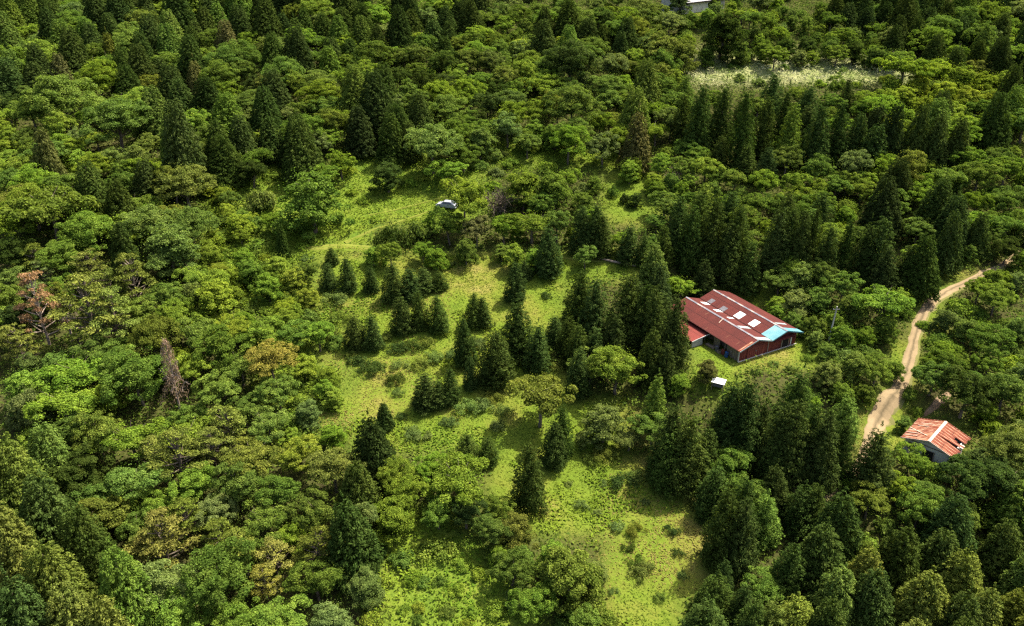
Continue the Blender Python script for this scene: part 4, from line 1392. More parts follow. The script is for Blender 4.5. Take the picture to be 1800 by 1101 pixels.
# ---- broadleaf trees, pines and bushes picked out of the photograph: middle x, y, width, tint, kind
for a in [
    (548, 350, 125, 'md', 'full'), (680, 308, 62, 'dk', 'full'), (815, 338, 88, 'yg', 'layer', 1.5), (920, 330, 80, 'br', 'full'), (975, 335, 85, 'md', 'full'), (950, 690, 112, 'ol', 'layer', 1.1), (1085, 648, 92, 'br', 'broad'),
    (1062, 742, 85, 'gy', 'full'), (1030, 736, 42, 'dk', 'broad'), (1105, 770, 50, 'gy', 'layer'), (808, 838, 120, 'br', 'layer'), (1000, 1005, 130, 'ol', 'full'), (905, 930, 80, 'ol', 'full'), (880, 900, 60, 'md', 'broad'),
    (1372, 498, 56, 'md', 'broad'), (1410, 488, 62, 'gy', 'full'), (1448, 486, 56, 'md', 'broad'), (1480, 505, 60, 'md', 'broad'), (1400, 535, 64, 'gy', 'full'), (1440, 530, 62, 'md', 'full'), (1395, 565, 44, 'md', 'full'), (1430, 575, 50, 'md', 'full'), (1553, 530, 100, 'br', 'layer'), (1500, 545, 70, 'md', 'full'), (1480, 590, 52, 'md', 'full'), (1555, 575, 60, 'md', 'full'), (1520, 590, 44, 'br', 'full'), (1310, 500, 30, 'gy', 'broad'),
    (1780, 795, 96, 'ol', 'fine'), (1715, 850, 100, 'dk', 'broad'), (1770, 850, 100, 'dk', 'broad'), (1590, 116, 84, 'br', 'layer'), (1650, 130, 60, 'yg', 'full'), (1690, 140, 60, 'yg', 'full'), (1730, 150, 56, 'yg', 'full'), (1615, 150, 56, 'yg', 'full'), (1660, 165, 60, 'yg', 'full'), (1700, 175, 60, 'yg', 'full'), (1740, 180, 50, 'yg', 'full'), (1590, 170, 50, 'yg', 'full'), (1630, 190, 56, 'yg', 'full'), (1680, 200, 50, 'yg', 'full'), (1620, 118, 44, 'br', 'full'), (1570, 150, 40, 'yg', 'full'),
    (240, 660, 110, 'md', 'fine'), (130, 650, 110, 'br', 'layer'), (110, 705, 110, 'br', 'layer'), (322, 632, 46, 'yg', 'broad'), (375, 525, 84, 'yg', 'full'), (440, 478, 60, 'br', 'full'), (485, 470, 56, 'br', 'full'), (515, 490, 50, 'yg', 'full'), (470, 505, 60, 'br', 'full'), (478, 636, 90, 'oc', 'broad'), (535, 645, 56, 'yg', 'full'),
    (280, 1035, 115, 'gy', 'broad'), (556, 1020, 84, 'md', 'broad'), (718, 868, 75, 'br', 'broad'), (525, 800, 70, 'yg', 'broad'), (440, 800, 100, 'ol', 'layer'), (85, 360, 140, 'md', 'layer'), (110, 175, 105, 'md', 'broad'), (205, 215, 100, 'md', 'broad'),
    (25, 450, 80, 'dk', 'broad'), (300, 440, 110, 'gy', 'full'), (260, 400, 90, 'gy', 'fine'), (335, 395, 80, 'md', 'broad'), (420, 395, 56, 'br', 'full'), (330, 330, 90, 'ol', 'fine'), (150, 410, 90, 'md', 'broad'),
    (120, 455, 80, 'br', 'broad'), (365, 448, 64, 'yg', 'full'), (310, 560, 75, 'br', 'broad'), (350, 580, 90, 'md', 'layer'), (270, 600, 95, 'ol', 'broad'), (330, 760, 90, 'br', 'layer'), (230, 765, 100, 'br', 'layer'), (170, 760, 90, 'ol', 'broad'), (150, 830, 95, 'dk', 'broad'),
    (240, 850, 95, 'md', 'broad'), (380, 690, 80, 'md', 'broad'), (420, 640, 80, 'md', 'layer'), (470, 740, 85, 'md', 'layer'), (540, 722, 56, 'gy', 'full'), (490, 690, 70, 'md', 'broad'), (585, 700, 44, 'yg', 'full'), (585, 765, 50, 'br', 'full'),
    (420, 850, 90, 'md', 'broad'), (480, 870, 80, 'md', 'broad'), (340, 850, 80, 'br', 'broad'), (220, 880, 60, 'yg', 'broad'), (270, 890, 70, 'br', 'broad'), (380, 900, 70, 'gy', 'fine'), (550, 900, 80, 'md', 'broad'), (520, 940, 60, 'br', 'broad'),
    (430, 570, 60, 'br', 'full'), (500, 560, 54, 'br', 'full'), (520, 590, 60, 'md', 'broad'), (560, 590, 55, 'br', 'broad'), (465, 590, 70, 'br', 'broad'), (1270, 58, 90, 'dk', 'full'), (1200, 96, 70, 'ol', 'full'), (1296, 86, 50, 'md', 'full'), (1160, 90, 80, 'ol', 'full'), (1340, 88, 44, 'md', 'full'), (1380, 84, 40, 'dk', 'full'), (1420, 82, 44, 'dk', 'full'), (1460, 84, 44, 'md', 'full'), (1500, 92, 44, 'dk', 'full'), (1540, 100, 44, 'md', 'full'), (1240, 96, 40, 'md', 'full'),
    (760, 255, 90, 'gy', 'broad'), (900, 205, 60, 'br', 'broad'), (1010, 190, 90, 'md', 'broad'), (1000, 110, 90, 'dk', 'broad'), (1180, 215, 60, 'gy', 'broad'), (1000, 250, 70, 'br', 'broad'), (1060, 260, 60, 'gy', 'broad'),
    (690, 418, 64, 'dk', 'bush', 1.6), (738, 410, 52, 'md', 'bush', 1.8), (790, 398, 62, 'br', 'broad'), (838, 402, 60, 'bn', 'broad'), (885, 402, 55, 'br', 'broad'), (935, 388, 75, 'br', 'layer'), (980, 395, 60, 'md', 'broad'), (1350, 405, 40, 'br', 'broad'), (1225, 355, 40, 'md', 'broad'),
    (455, 352, 60, 'gy', 'bush', 1.5), (478, 390, 36, 'br', 'broad'), (1100, 350, 22, 'dk', 'bush', 2.2), (1118, 350, 30, 'dk', 'full'), (1078, 338, 22, 'md', 'bush', 2.0), (1245, 650, 46, 'bn', 'full'), (1505, 640, 60, 'md', 'full'), (1455, 655, 56, 'gy', 'full'), (1540, 650, 60, 'md', 'broad'),
    (1640, 665, 60, 'md', 'broad'), (1700, 690, 90, 'dk', 'broad'), (1770, 690, 80, 'md', 'broad'), (1740, 600, 70, 'md', 'broad'), (1610, 725, 30, 'br', 'bush', 1.4), (1600, 810, 60, 'br', 'broad'), (1640, 830, 50, 'br', 'bush', 1.4), (1490, 850, 46, 'br', 'bush', 1.6), (1530, 880, 70, 'ol', 'broad'), (1580, 860, 60, 'yg', 'broad'),
    (575, 660, 44, 'br', 'full'), (590, 600, 40, 'md', 'bush'), (770, 900, 66, 'md', 'broad'), (820, 900, 66, 'dk', 'broad'), (770, 965, 70, 'br', 'bush'), (900, 1000, 70, 'md', 'broad'), (940, 1060, 80, 'br', 'broad'), (1010, 1085, 70, 'md', 'bush'), (1060, 1090, 60, 'md', 'bush'),
]:
    brd(*a)
for a in [(150, 535, 130, 'ol'), (195, 545, 100, 'ol'), (232, 485, 95, 'ol'), (190, 505, 80, 'ol'), (140, 605, 60, 'ol'), (285, 945, 120, 'oc'), (250, 965, 80, 'ol'), (325, 905, 90, 'ol'), (480, 975, 78, 'oc'), (465, 1020, 75, 'oc'), (425, 965, 90, 'ol'), (385, 940, 80, 'ol'), (370, 780, 80, 'ol'), (30, 600, 80, 'ol'), (400, 745, 90, 'ol'), (560, 960, 90, 'ol')]:
    brd(a[0], a[1], a[2], a[3], 'pine')
for a in [
    (1380, 282, 56, 'md', 'broad'), (1440, 300, 60, 'md', 'broad'), (1500, 292, 66, 'gy', 'broad'), (1290, 318, 46, 'md', 'broad'), (1340, 322, 52, 'br', 'broad'), (1515, 336, 48, 'br', 'broad'), (1470, 330, 50, 'md', 'broad'), (1400, 322, 50, 'br', 'broad'), (1240, 300, 52, 'br', 'broad'), (1200, 296, 46, 'md', 'broad'),
    (1160, 290, 46, 'br', 'broad'), (1150, 320, 40, 'br', 'full'), (1205, 262, 44, 'md', 'broad'), (1620, 345, 56, 'br', 'broad'), (1660, 320, 60, 'md', 'broad'), (1720, 310, 60, 'md', 'broad'), (1770, 300, 60, 'br', 'broad'), (1700, 280, 54, 'br', 'broad'), (1780, 350, 56, 'md', 'broad'), (1760, 400, 54, 'md', 'broad'), (1770, 440, 50, 'dk', 'broad'),
    (1216, 34, 34, 'md', 'full'), (1245, 30, 36, 'br', 'full'), (1275, 26, 34, 'md', 'full'), (1180, 30, 40, 'br', 'broad'),
    (1290, 116, 22, 'md', 'bush'), (1352, 112, 24, 'br', 'bush'), (1378, 118, 22, 'md', 'bush'), (1302, 136, 26, 'gy', 'bush'), (1442, 146, 24, 'br', 'bush'), (1506, 148, 22, 'yg', 'bush'), (1334, 144, 26, 'gy', 'bush'), (1560, 140, 34, 'yg', 'bush'), (1480, 122, 24, 'gy', 'bush'),
    (770, 374, 30, 'md', 'bush', 1.6), (797, 378, 34, 'br', 'bush', 1.6), (760, 392, 40, 'br', 'full'),
    (1622, 570, 26, 'br', 'bush', 1.2), (1596, 552, 30, 'md', 'bush', 1.4), (1640, 600, 34, 'md', 'bush', 1.4), (1632, 640, 40, 'br', 'full'), (1575, 650, 40, 'md', 'full'), (1600, 690, 34, 'md', 'bush', 1.5), (1590, 745, 34, 'md', 'full'), (1660, 560, 44, 'md', 'bush', 1.3), (1690, 540, 50, 'br', 'bush', 1.3), (1740, 520, 50, 'gy', 'bush', 1.3), (1700, 580, 56, 'md', 'full'), (1660, 620, 50, 'br', 'full'), (1480, 690, 50, 'br', 'full'), (1520, 690, 44, 'md', 'full'),
]:
    brd(*a)
# low shrubs scattered over the clearing
for a in [
    (590, 524, 55), (636, 520, 66), (676, 524, 50), (600, 560, 46), (576, 585, 50), (700, 612, 48), (724, 608, 44), (632, 640, 50), (658, 648, 56), (752, 602, 40), (764, 628, 44), (706, 642, 40), (740, 640, 44), (694, 668, 48), (824, 602, 46),
    (800, 622, 38), (842, 604, 36), (724, 762, 44), (744, 768, 34), (850, 712, 50), (866, 700, 46), (820, 716, 56), (790, 742, 36), (706, 732, 28), (876, 748, 40), (1058, 802, 56), (1036, 806, 40), (1078, 798, 36), (1098, 846, 56), (1116, 836, 46), (1176, 860, 48),
    (1022, 888, 32), (1134, 882, 22), (1118, 932, 44), (1086, 926, 34), (1130, 1002, 54), (1116, 986, 36), (1180, 930, 34), (1192, 972, 28), (1102, 962, 30), (1236, 916, 34), (946, 490, 38), (984, 508, 44), (930, 482, 28), (1000, 480, 36), (878, 466, 28), (816, 500, 28), (790, 462, 24),
    (660, 462, 30), (540, 456, 32), (520, 470, 30), (1005, 525, 34), (960, 520, 26), (900, 625, 40), (950, 630, 50), (980, 640, 44), (700, 690, 30), (640, 600, 34), (670, 595, 40), (615, 620, 34), (1150, 830, 26), (1060, 850, 22), (1000, 850, 20), (1050, 900, 22), (1200, 1010, 26), (1080, 1040, 24), (1160, 1050, 30), (1215, 890, 26),
    (780, 690, 30), (885, 720, 40), (755, 700, 30), (1390, 650, 34), (1360, 640, 26), (1330, 655, 24), (1420, 630, 30), (1060, 395, 24), (1150, 390, 30), (1090, 335, 16), (1060, 330, 18),
]:
    if a[1] < 560 and RNG.uniform() < .45: continue
    brd(a[0], a[1], a[2] * 1.05, RNG.choice(['gy', 'dk', 'md', 'gy', 'ol']), 'shrub')
for a in [(610, 300, 38), (430, 350, 46), (400, 330, 40), (640, 352, 30), (720, 322, 34), (742, 312, 28), (762, 302, 28), (746, 346, 28), (800, 292, 38), (842, 290, 38), (872, 302, 36), (900, 286, 44), (960, 292, 44), (1002, 302, 36), (652, 336, 28), (530, 432, 28), (548, 422, 22), (700, 352, 26), (662, 376, 28),
          (500, 410, 30), (440, 380, 34), (520, 300, 40), (480, 310, 40), (570, 290, 40), (560, 300, 34), (700, 290, 34), (740, 282, 34), (880, 270, 36), (930, 262, 40), (1000, 262, 40), (640, 420, 24), (410, 440, 40), (450, 430, 36), (500, 450, 36), (480, 470, 40), (540, 500, 36), (530, 520, 34)]:
    if RNG.uniform() < .35: continue
    brd(a[0], a[1], a[2] * .9, RNG.choice(['br', 'md', 'gy', 'br', 'yg']), 'bush')

N_HAND = len(PLANTS)
DEAD = [(88, 608, 2.6), (318, 728, 2.2), (128, 600, 1.8), (878, 376, 1.6), (1190, 324, 1.4)]   # feet of the dead trees
DEAD_AT = [(*hit(a, b)[:2], r) for a, b, r in DEAD]

# ---- the rest of the wood grows between them
AVOID = []
for nm, (l, w, ox, oy) in {'barn': (BL + 1.5, BW + 1.5, -0.8, -1.2)}.items():
    AVOID.append((barn_m.inverted(), ox - 0.6, ox + w + .4, oy, oy + l + .5))
shed_m = (Matrix.Translation(shed.location) @ Matrix.Rotation(shed.rotation_euler[2], 4, 'Z')).inverted()
AVOID.append((shed_m, -0.8, shed_w + .8, -1.0, 9.5))


def blocked(x, y, r):
    for m, x0, x1, y0, y1 in AVOID:
        p = m @ Vector((x, y, 0))
        if x0 - r * .6 < p.x < x1 + r * .6 and y0 - r * .6 < p.y < y1 + r * .6:
            return True
    X, Y = np.array([x]), np.array([y])
    if dist_to_line(X, Y, LINES['road'])[0] < r * (.62 if r < 2.2 else .85) + .1: return True
    if dist_to_line(X, Y, LINES['shed'])[0] < r * .7: return True
    for k in ('low', 'a', 'b'):
        if dist_to_line(X, Y, LINES[k])[0] < r * .8: return True
    return False


MIX = {   # zone: list of (weight, kind, tints, radius range in metres)
    'C': [(.74, 'cypress', ['dk', 'dk', 'dk', 'md', 'vd', 'dk'], (3.0, 4.9)), (.18, 'broad', ['md', 'ol', 'gy', 'br'], (2.6, 4.0)), (.08, 'layer', ['br', 'md', 'yg'], (2.8, 3.8))],
    'c': [(.72, 'cedar', ['dk', 'dk', 'dk', 'vd', 'md'], (2.0, 3.2)), (.28, 'broad', ['md', 'br', 'md'], (2.0, 3.0))],
    'M': [(.34, 'cypress', ['dk', 'md', 'dk', 'dk'], (3.0, 4.6)), (.42, 'broad', ['md', 'md', 'md', 'br', 'gy', 'br'], (3.2, 4.8)), (.24, 'layer', ['md', 'br', 'br', 'gy'], (3.0, 4.4))],
    'B': [(.50, 'broad', ['md', 'md', 'br', 'md', 'gy', 'br', 'dk', 'ol'], (2.6, 4.4)), (.24, 'fine', ['md', 'md', 'gy', 'br', 'ol'], (2.8, 4.4)), (.16, 'full', ['md', 'br', 'gy'], (2.4, 3.8)), (.10, 'layer', ['md', 'br', 'yg'], (2.8, 4.0))],
    'Y': [(.45, 'full', ['br', 'yg', 'br'], (2.2, 3.6)), (.30, 'fine', ['yg', 'br', 'br'], (2.4, 3.6)), (.25, 'broad', ['br', 'md'], (2.2, 3.2))],
    'P': [(.5, 'pine', ['ol', 'gy', 'ol'], (2.8, 4.0)), (.5, 'broad', ['md', 'br', 'md'], (2.4, 3.6))],
    'K': [(.40, 'bush', ['md', 'br', 'md', 'br', 'gy'], (1.4, 2.6)), (.42, 'full', ['md', 'br', 'md', 'br', 'gy'], (1.6, 2.7)), (.18, 'broad', ['md', 'br'], (1.8, 2.8))],
    'D': [(1.0, 'cypress', ['dk', 'dk', 'md', 'dk', 'ol'], (2.3, 3.4))],
    'L': [(.5, 'bush', ['br', 'yg', 'md', 'br'], (1.2, 2.2)), (.4, 'full', ['br', 'yg', 'md'], (1.4, 2.4)), (.1, 'broad', ['br', 'md'], (1.6, 2.4))],
    'S': [(.45, 'full', ['md', 'br', 'gy', 'md'], (1.8, 2.9)), (.3, 'broad', ['md', 'br', 'dk'], (1.8, 2.9)), (.25, 'bush', ['md', 'br'], (1.5, 2.4))],
    'W': [(1.0, 'bush', ['br', 'yg', 'br', 'md'], (0.8, 1.8))],
}


def fill():
    P = [(p['x'], p['y'], p['r'], p['kind']) for p in PLANTS]
    xs = np.array([p[0] for p in P]); ys = np.array([p[1] for p in P]); rs = np.array([p[2] for p in P])
    low = np.array([p[3] in ('bush', 'shrub') for p in P])
    rng = np.random.default_rng(2024)
    tries = 26000
    for it in range(tries):
        # spread candidates evenly over the ground, not over the picture
        x = rng.uniform(-190, 190); y = rng.uniform(48, 285)
        px, py, zc = project(x, y, tz(x, y) + 4)
        if px < -110 or px > 1910 or py < -45 or py > 1210:
            continue
        z = zone(px, py)
        if z in 'GF.':
            continue
        if z == 'C' and 880 < px < (1560 if py < 880 else 1420) and 300 < py < 1120:
            z = 'c'
        if z == 'C' and 1180 < px < 1520 and 120 < py < 320:
            z = 'c'
        if z == 'C' and px > 1440 and py > 880:
            z = 'D'
        mix = MIX[z]
        u = rng.uniform(0, sum(m[0] for m in mix))
        for w, kind, tints, rr in mix:
            if u < w: break
            u -= w
        r = rng.uniform(*rr)
        K = KINDS[kind]
        h = K[2] * r * rng.uniform(.88, 1.15)
        if kind in ('cypress', 'cedar'):
            h = K[2] * r * (rng.uniform(.78, 1.0) if kind == 'cypress' else rng.uniform(.62, .9))
        # what zone does its crown show in?
        cpx, cpy, _ = project(x, y, tz(x, y) + h * .6)
        if zone(cpx, cpy) in 'GF.' and 0 < cpx < 1800 and 0 < cpy < 1101:
            continue
        tpx, tpy, _ = project(x, y, tz(x, y) + h)
        if z not in 'WK' and zone(tpx, tpy) in 'GFWL' and z != 'L' and rng.uniform() < .85:
            continue
        if any(math.hypot(x - q[0], y - q[1]) < q[2] + r * .8 for q in DEAD_AT): continue
        d = np.hypot(xs - x, ys - y)
        need = (rs + r) * np.where(low & (kind not in ('bush',)), .45, {'cypress': .64, 'cedar': .78}.get(kind, .56))
        if z == 'W': need = (rs + r) * (.72 if py > 850 else 1.3)
        if z == 'D': need = (rs + r) * .54
        if z == 'K': need = (rs + r) * .50
        if np.any(d < need): continue
        if blocked(x, y, r): continue
        plant(kind, x, y, r, h, str(rng.choice(tints)), cpx, cpy)
        xs = np.append(xs, x); ys = np.append(ys, y); rs = np.append(rs, r); low = np.append(low, kind in ('bush', 'shrub'))


fill()


def cull():
    """Leave out what stands wholly behind other crowns or out of the view, and keep each kind to about 300."""
    W, H, S = 900, 550, 0.5
    buf = np.full((H + 60, W + 120), -1, np.int32)
    yy, xx = np.mgrid[0:H + 60, 0:W + 120]
    order = []
    for i, p in enumerate(PLANTS):
        z0 = tz(p['x'], p['y'])
        bx_, by_, zc = project(p['x'], p['y'], z0)
        tx_, ty_, _ = project(p['x'], p['y'], z0 + p['h'])
        order.append((zc, i, bx_ * S + 60, by_ * S + 30, tx_ * S + 60, ty_ * S + 30, p['r'] * FPX / zc * S))
    order.sort(reverse=True)
    for zc, i, bx_, by_, tx_, ty_, w in order:
        y0, y1 = int(max(0, ty_ - w)), int(min(H + 60, by_ + w)); x0, x1 = int(max(0, min(bx_, tx_) - w)), int(min(W + 120, max(bx_, tx_) + w + 1))
        if y1 <= y0 or x1 <= x0: continue
        Y, X = yy[y0:y1, x0:x1], xx[y0:y1, x0:x1]
        if PLANTS[i]['kind'] in ('cypress', 'cedar'):
            t = (Y - ty_) / max(by_ - ty_, 1)
            m = (t >= 0) & (t <= 1) & (np.abs(X - (tx_ + (bx_ - tx_) * t)) < w * np.clip(t * 1.3, 0, .9))
        else:
            cx, cy = bx_ + (tx_ - bx_) * .58, by_ + (ty_ - by_) * .58
            m = ((X - cx) / w) ** 2 + ((Y - cy) / max(abs(by_ - ty_) * .45, 1)) ** 2 < .9
        buf[y0:y1, x0:x1][m] = i
    n_all = np.bincount(buf[buf >= 0], minlength=len(PLANTS))
    v = buf[30:30 + H, 60:60 + W]
    n_in = np.bincount(v[v >= 0], minlength=len(PLANTS))
    out, per = [], {}
    for i in np.argsort(-n_in):
        p = PLANTS[i]
        nm = KINDS[p['kind']][0]
        edge = n_in[i] < 8 and n_all[i] > 60 and (p['px'] > 1800 or p['py'] < 30)      # trees just outside that throw shade into the view
        if n_in[i] < (10 if p['kind'] == 'shrub' else 16) and not edge: continue
        if per.get(nm, 0) >= 298: continue
        per[nm] = per.get(nm, 0) + 1
        out.append(p)
    PLANTS[:] = out


cull()

# ------------------------------------------------------------------ what each plant is called: its look, then what it stands by
LAND = [
    (1300, 570, "the red barn"), (1640, 770, "the rusty shed"), (1240, 8, "the white roofed house"), (786, 362, "the silver car"), (1415, 130, "the pale dry field"),
    (72, 510, "the orange dead pine"), (295, 660, "the bare pinkish tree"), (875, 355, "the bare brown thicket"), (1457, 575, "the utility pole"), (1262, 672, "the white topped stand"),
    (1620, 550, "the road's bend"), (1560, 715, "the road's wide stretch"), (600, 432, "the fork of grass tracks"), (548, 350, "the big round clearing tree"), (950, 690, "the flat topped olive tree"),
    (1000, 1005, "the big olive bush-like tree"), (480, 975, "the ochre pines"), (1085, 460, "the fallen log"), (815, 335, "the yellow umbrella-shaped tree"), (298, 230, "the tallest hillside cypress"), (650, 770, "the lone dark clearing cypress"),
    (0, 0, "the upper left corner"), (1800, 0, "the upper right corner"), (0, 1101, "the lower left corner"), (1800, 1101, "the lower right corner"), (700, 0, "the top edge's middle"), (700, 1101, "the bottom edge's middle"), (1800, 330, "the right edge's upper half"), (0, 300, "the left edge's upper half"), (0, 780, "the left edge's lower half"),
]
ORD = ["nearest", "second nearest", "third nearest", "fourth nearest", "fifth nearest", "sixth nearest", "seventh nearest", "eighth nearest", "ninth nearest", "tenth nearest", "eleventh nearest", "twelfth nearest", "thirteenth nearest", "fourteenth nearest", "fifteenth nearest", "sixteenth nearest", "seventeenth nearest", "eighteenth nearest"]
DIRS = ["right of", "up-right of", "above", "up-left of", "left of", "down-left of", "below", "down-right of"]


def make_labels():
    bins = {}
    for p in PLANTS:
        d = [math.hypot(p['px'] - lx, p['py'] - ly) for lx, ly, _ in LAND]
        j = int(np.argmin(d))
        ang = math.degrees(math.atan2(-(p['py'] - LAND[j][1]), p['px'] - LAND[j][0])) % 360
        k = int(((ang + 22.5) % 360) // 45)
        look = TINT[p['tint']][1] + " " + KINDS[p['kind']][5]
        bins.setdefault((look, k, j), []).append((d[j], p))
    for (look, k, j), v in bins.items():
        v.sort(key=lambda q: q[0])
        for i, (dd, p) in enumerate(v):
            if p['label']:
                continue
            if len(v) == 1:
                p['label'] = f"{look} {DIRS[k]} {LAND[j][2]}"
            else:
                p['label'] = f"{look} {DIRS[k]} {LAND[j][2]}{', ' + ORD[min(i, 17)]}"


make_labels()
GROUPS = {'broad': "broadleaf trees of the valley wood", 'layer': "layered broadleaf trees of the valley wood", 'tall': "broadleaf trees of the valley wood", 'fine': "broadleaf trees of the valley wood", 'full': "full skirted trees in and around the clearing", 'cypress': "cypresses of the plantation and slopes",
          'cedar': "cedars around the clearing and barn", 'pine': "pines on the left slope", 'bush': "bushes along the clearing and road", 'shrub': "low shrubs in the clearing"}


def grow_all():
    rng = random.Random(5)
    for p in PLANTS:
        k = KINDS[p['kind']]
        if p['kind'] in ('bush', 'shrub'):
            sz = (p['r'], p['r'], p['h'] / (0.75 if p['kind'] == 'bush' else 0.6))
        else:
            q = rng.uniform(.7, 1.35) if p['kind'] == 'shrub' else rng.uniform(.86, 1.18) if p['kind'] not in ('cypress', 'cedar') else rng.uniform(.94, 1.07)
            sz = (p['r'] * q, p['r'] / q, p['h'] / k[3])
        key = p['kind']
        if key == 'cypress' and p['r'] > 3.5: key = 'bigcypress'
        if key == 'broad' and p['r'] > 3.9: key = 'bigbroad'
        me_c, me_t = rng.choice(PROTO[key])
        c = TINT[p['tint']][0]
        j = [rng.uniform(.84, 1.18) for _ in range(3)]
        g = rng.uniform(.82, 1.2)
        col = (c[0] * (g * (1 + (j[0] - 1) * .6)), c[1] * g, c[2] * (g * j[2]), 1.0)
        loc = (p['x'], p['y'], tz(p['x'], p['y']) - 0.05)
        rz = rng.uniform(0, 6.283)
        if me_t is None:
            o = bpy.data.objects.new(k[0], me_c)
            COL.objects.link(o)
            o.location = loc; o.rotation_euler = (0, 0, rz); o.scale = sz; o.color = col
            root = o
        else:
            root = bpy.data.objects.new(k[0], None)
            COL.objects.link(root)
            root.empty_display_size = .5
            root.location = loc; root.rotation_euler = (rng.gauss(0, .025), rng.gauss(0, .025), rz); root.scale = sz
            o = bpy.data.objects.new("crown", me_c); COL.objects.link(o); o.parent = root; o.color = col
            t = bpy.data.objects.new("trunk", me_t); COL.objects.link(t); t.parent = root
        tag(root, p['label'], k[1], GROUPS[p['kind']])


grow_all()


# ---- dead trees
def dead_pine():
    x, y, t = hit(DEAD[0][0], DEAD[0][1])
    r = 40 * t / FPX
    h = 128 * t / FPX / .87
    root = empty("dead_pine", (x, y, tz(x, y)))
    root.scale = (r, r, h / 2.7)
    Q, Bq = crown_pine(901, 30, 170, .045, 2.6)
    c = bpy.data.objects.new("crown", quads_mesh("dead_pine_crown", Q, [M_NEEDLE])); COL.objects.link(c); c.parent = root; c.color = (*TINT['or'][0], 1)
    T, _ = trunk_quads(2.55, .07, .02, np.random.default_rng(2), 0)
    b = bpy.data.objects.new("trunk", quads_mesh("dead_pine_trunk", T + Bq, [M_DEADBARK])); COL.objects.link(b); b.parent = root
    tag(root, "dead pine with orange brown needles on the left slope", "pine")


def bare_tree(px, py, wpx, hpx, label, seed, fan=False, needles=None, wood=None):
    x, y, t = hit(px, py)
    r = wpx / 2 * t / FPX
    root = empty("bare_tree" if not fan else "bare_thicket", (x, y, tz(x, y)))
    hh = hpx * t / FPX / .75
    root.scale = (r, r, hh / 2.0)
    Q = twig_quads(seed, 2.0, 16 if not fan else 26, 3, .55, fan)
    b = bpy.data.objects.new("branches", quads_mesh("bare_branches", Q, [wood or M_DEADBARK])); COL.objects.link(b); b.parent = root
    if needles:
        rng = np.random.default_rng(seed)
        m = 2600
        z = rng.uniform(.2, 1.0, m); a = rng.uniform(0, 6.28, m); rr = np.sqrt(rng.uniform(0, 1, m)) * (1.15 - z) * .95
        keep = np.sin(3 * a + 11 * z) + np.sin(5 * a - 17 * z + 1) > -.1
        z, a, rr = z[keep], a[keep], (rr * (1 + .25 * np.sin(9 * z)))[keep]; m = len(z)
        q = leaf_quads(np.stack([rr * np.cos(a), rr * np.sin(a), 2 * z], 1), rng.normal(size=(m, 3)), np.full(m, .05), .3, rng)
        c = bpy.data.objects.new("crown", quads_mesh("bare_crown", q, [M_NEEDLE])); COL.objects.link(c); c.parent = root; c.color = (*needles, 1)
    tag(root, label, "tree")


dead_pine()
bare_tree(318, 728, 58, 112, "slender dead tree with bare pinkish brown twigs among green crowns", 31, needles=(.24, .165, .115))
bare_tree(878, 376, 50, 36, "leafless brown thicket of upright twigs beside the silver car's tree", 32, fan=True, wood=M_BARK)
bare_tree(128, 600, 64, 60, "bare grey brown tangle of dead boughs under the olive pines", 33)
bare_tree(1190, 322, 40, 22, "pale bleached heap of dead branches by the clearing's upper edge", 35, fan=True)


# ------------------------------------------------------------------ ground cover: grass, weeds, undergrowth, the pale field
def sample_zone(n, zones, rng, pxr=(-120, 1920), pyr=(-20, 1180), power=1.0):
    """Random ground points in the given zones, about evenly dense in the picture's foreground and thinner far off."""
    X = rng.uniform(-185, 185, n); Y = rng.uniform(48, 285, n)
    Z = terrain(X, Y)
    zc = Y * CP - (Z - CAM_H) * SP
    PX = PW / 2 + FPX * X / zc; PY = PH / 2 - FPX * (Y * SP + (Z - CAM_H) * CP) / zc
    ok = (PX > pxr[0]) & (PX < pxr[1]) & (PY > pyr[0]) & (PY < pyr[1])
    jx = PX + rng.normal(0, 10, n); jy = PY + rng.normal(0, 7, n)
    zz = zone_array(jx, jy)
    ok &= np.isin(zz, list(zones))
    return X[ok], Y[ok], Z[ok], PX[ok], PY[ok]


def not_on(X, Y, keys, gap=0.0):
    ok = np.ones(len(X), bool)
    for k in keys:
        ok &= dist_to_line(X, Y, LINES[k]) > gap
    for m, x0, x1, y0, y1 in AVOID:
        c, s = m[0][0], m[0][1]
        lx = m[0][0] * X + m[0][1] * Y + m[0][3]; ly = m[1][0] * X + m[1][1] * Y + m[1][3]
        ok &= ~((lx > x0 + 1.3) & (lx < x1 - 1.3) & (ly > y0 + 1.3) & (ly < y1 - 1.3))
    return ok


def pnoise(X, Y, f, seed=0):
    r = np.random.default_rng(seed)
    v = 0
    for k in range(6):
        a = r.uniform(0, 6.28); w = f * r.uniform(.6, 1.7); ph = r.uniform(0, 6.28)
        v = v + np.sin((X * math.cos(a) + Y * math.sin(a)) * w + ph)
    return v / 6


def tone_material(name, trans):
    m, nt, out = new_mat(name)
    L = nt.links.new
    at = N(nt, "ShaderNodeVertexColor", layer_name="tone")
    d = N(nt, "ShaderNodeBsdfDiffuse"); t = N(nt, "ShaderNodeBsdfTranslucent"); mx = N(nt, "ShaderNodeMixShader")
    mx.inputs[0].default_value = trans
    L(at.outputs[0], d.inputs[0]); L(at.outputs[0], t.inputs[0]); L(d.outputs[0], mx.inputs[1]); L(t.outputs[0], mx.inputs[2]); L(mx.outputs[0], out.inputs[0])
    return m


M_TONE = tone_material("blade_tones", .25)


def lerp(a, b, t):
    return np.asarray(a) * (1 - t[:, None]) + np.asarray(b) * t[:, None]


def stuff(name, Q, tone, label):
    o = bpy.data.objects.new(name, quads_mesh(name, Q, [M_TONE], attr=tone))
    COL.objects.link(o)
    tag(o, label, kind='stuff')


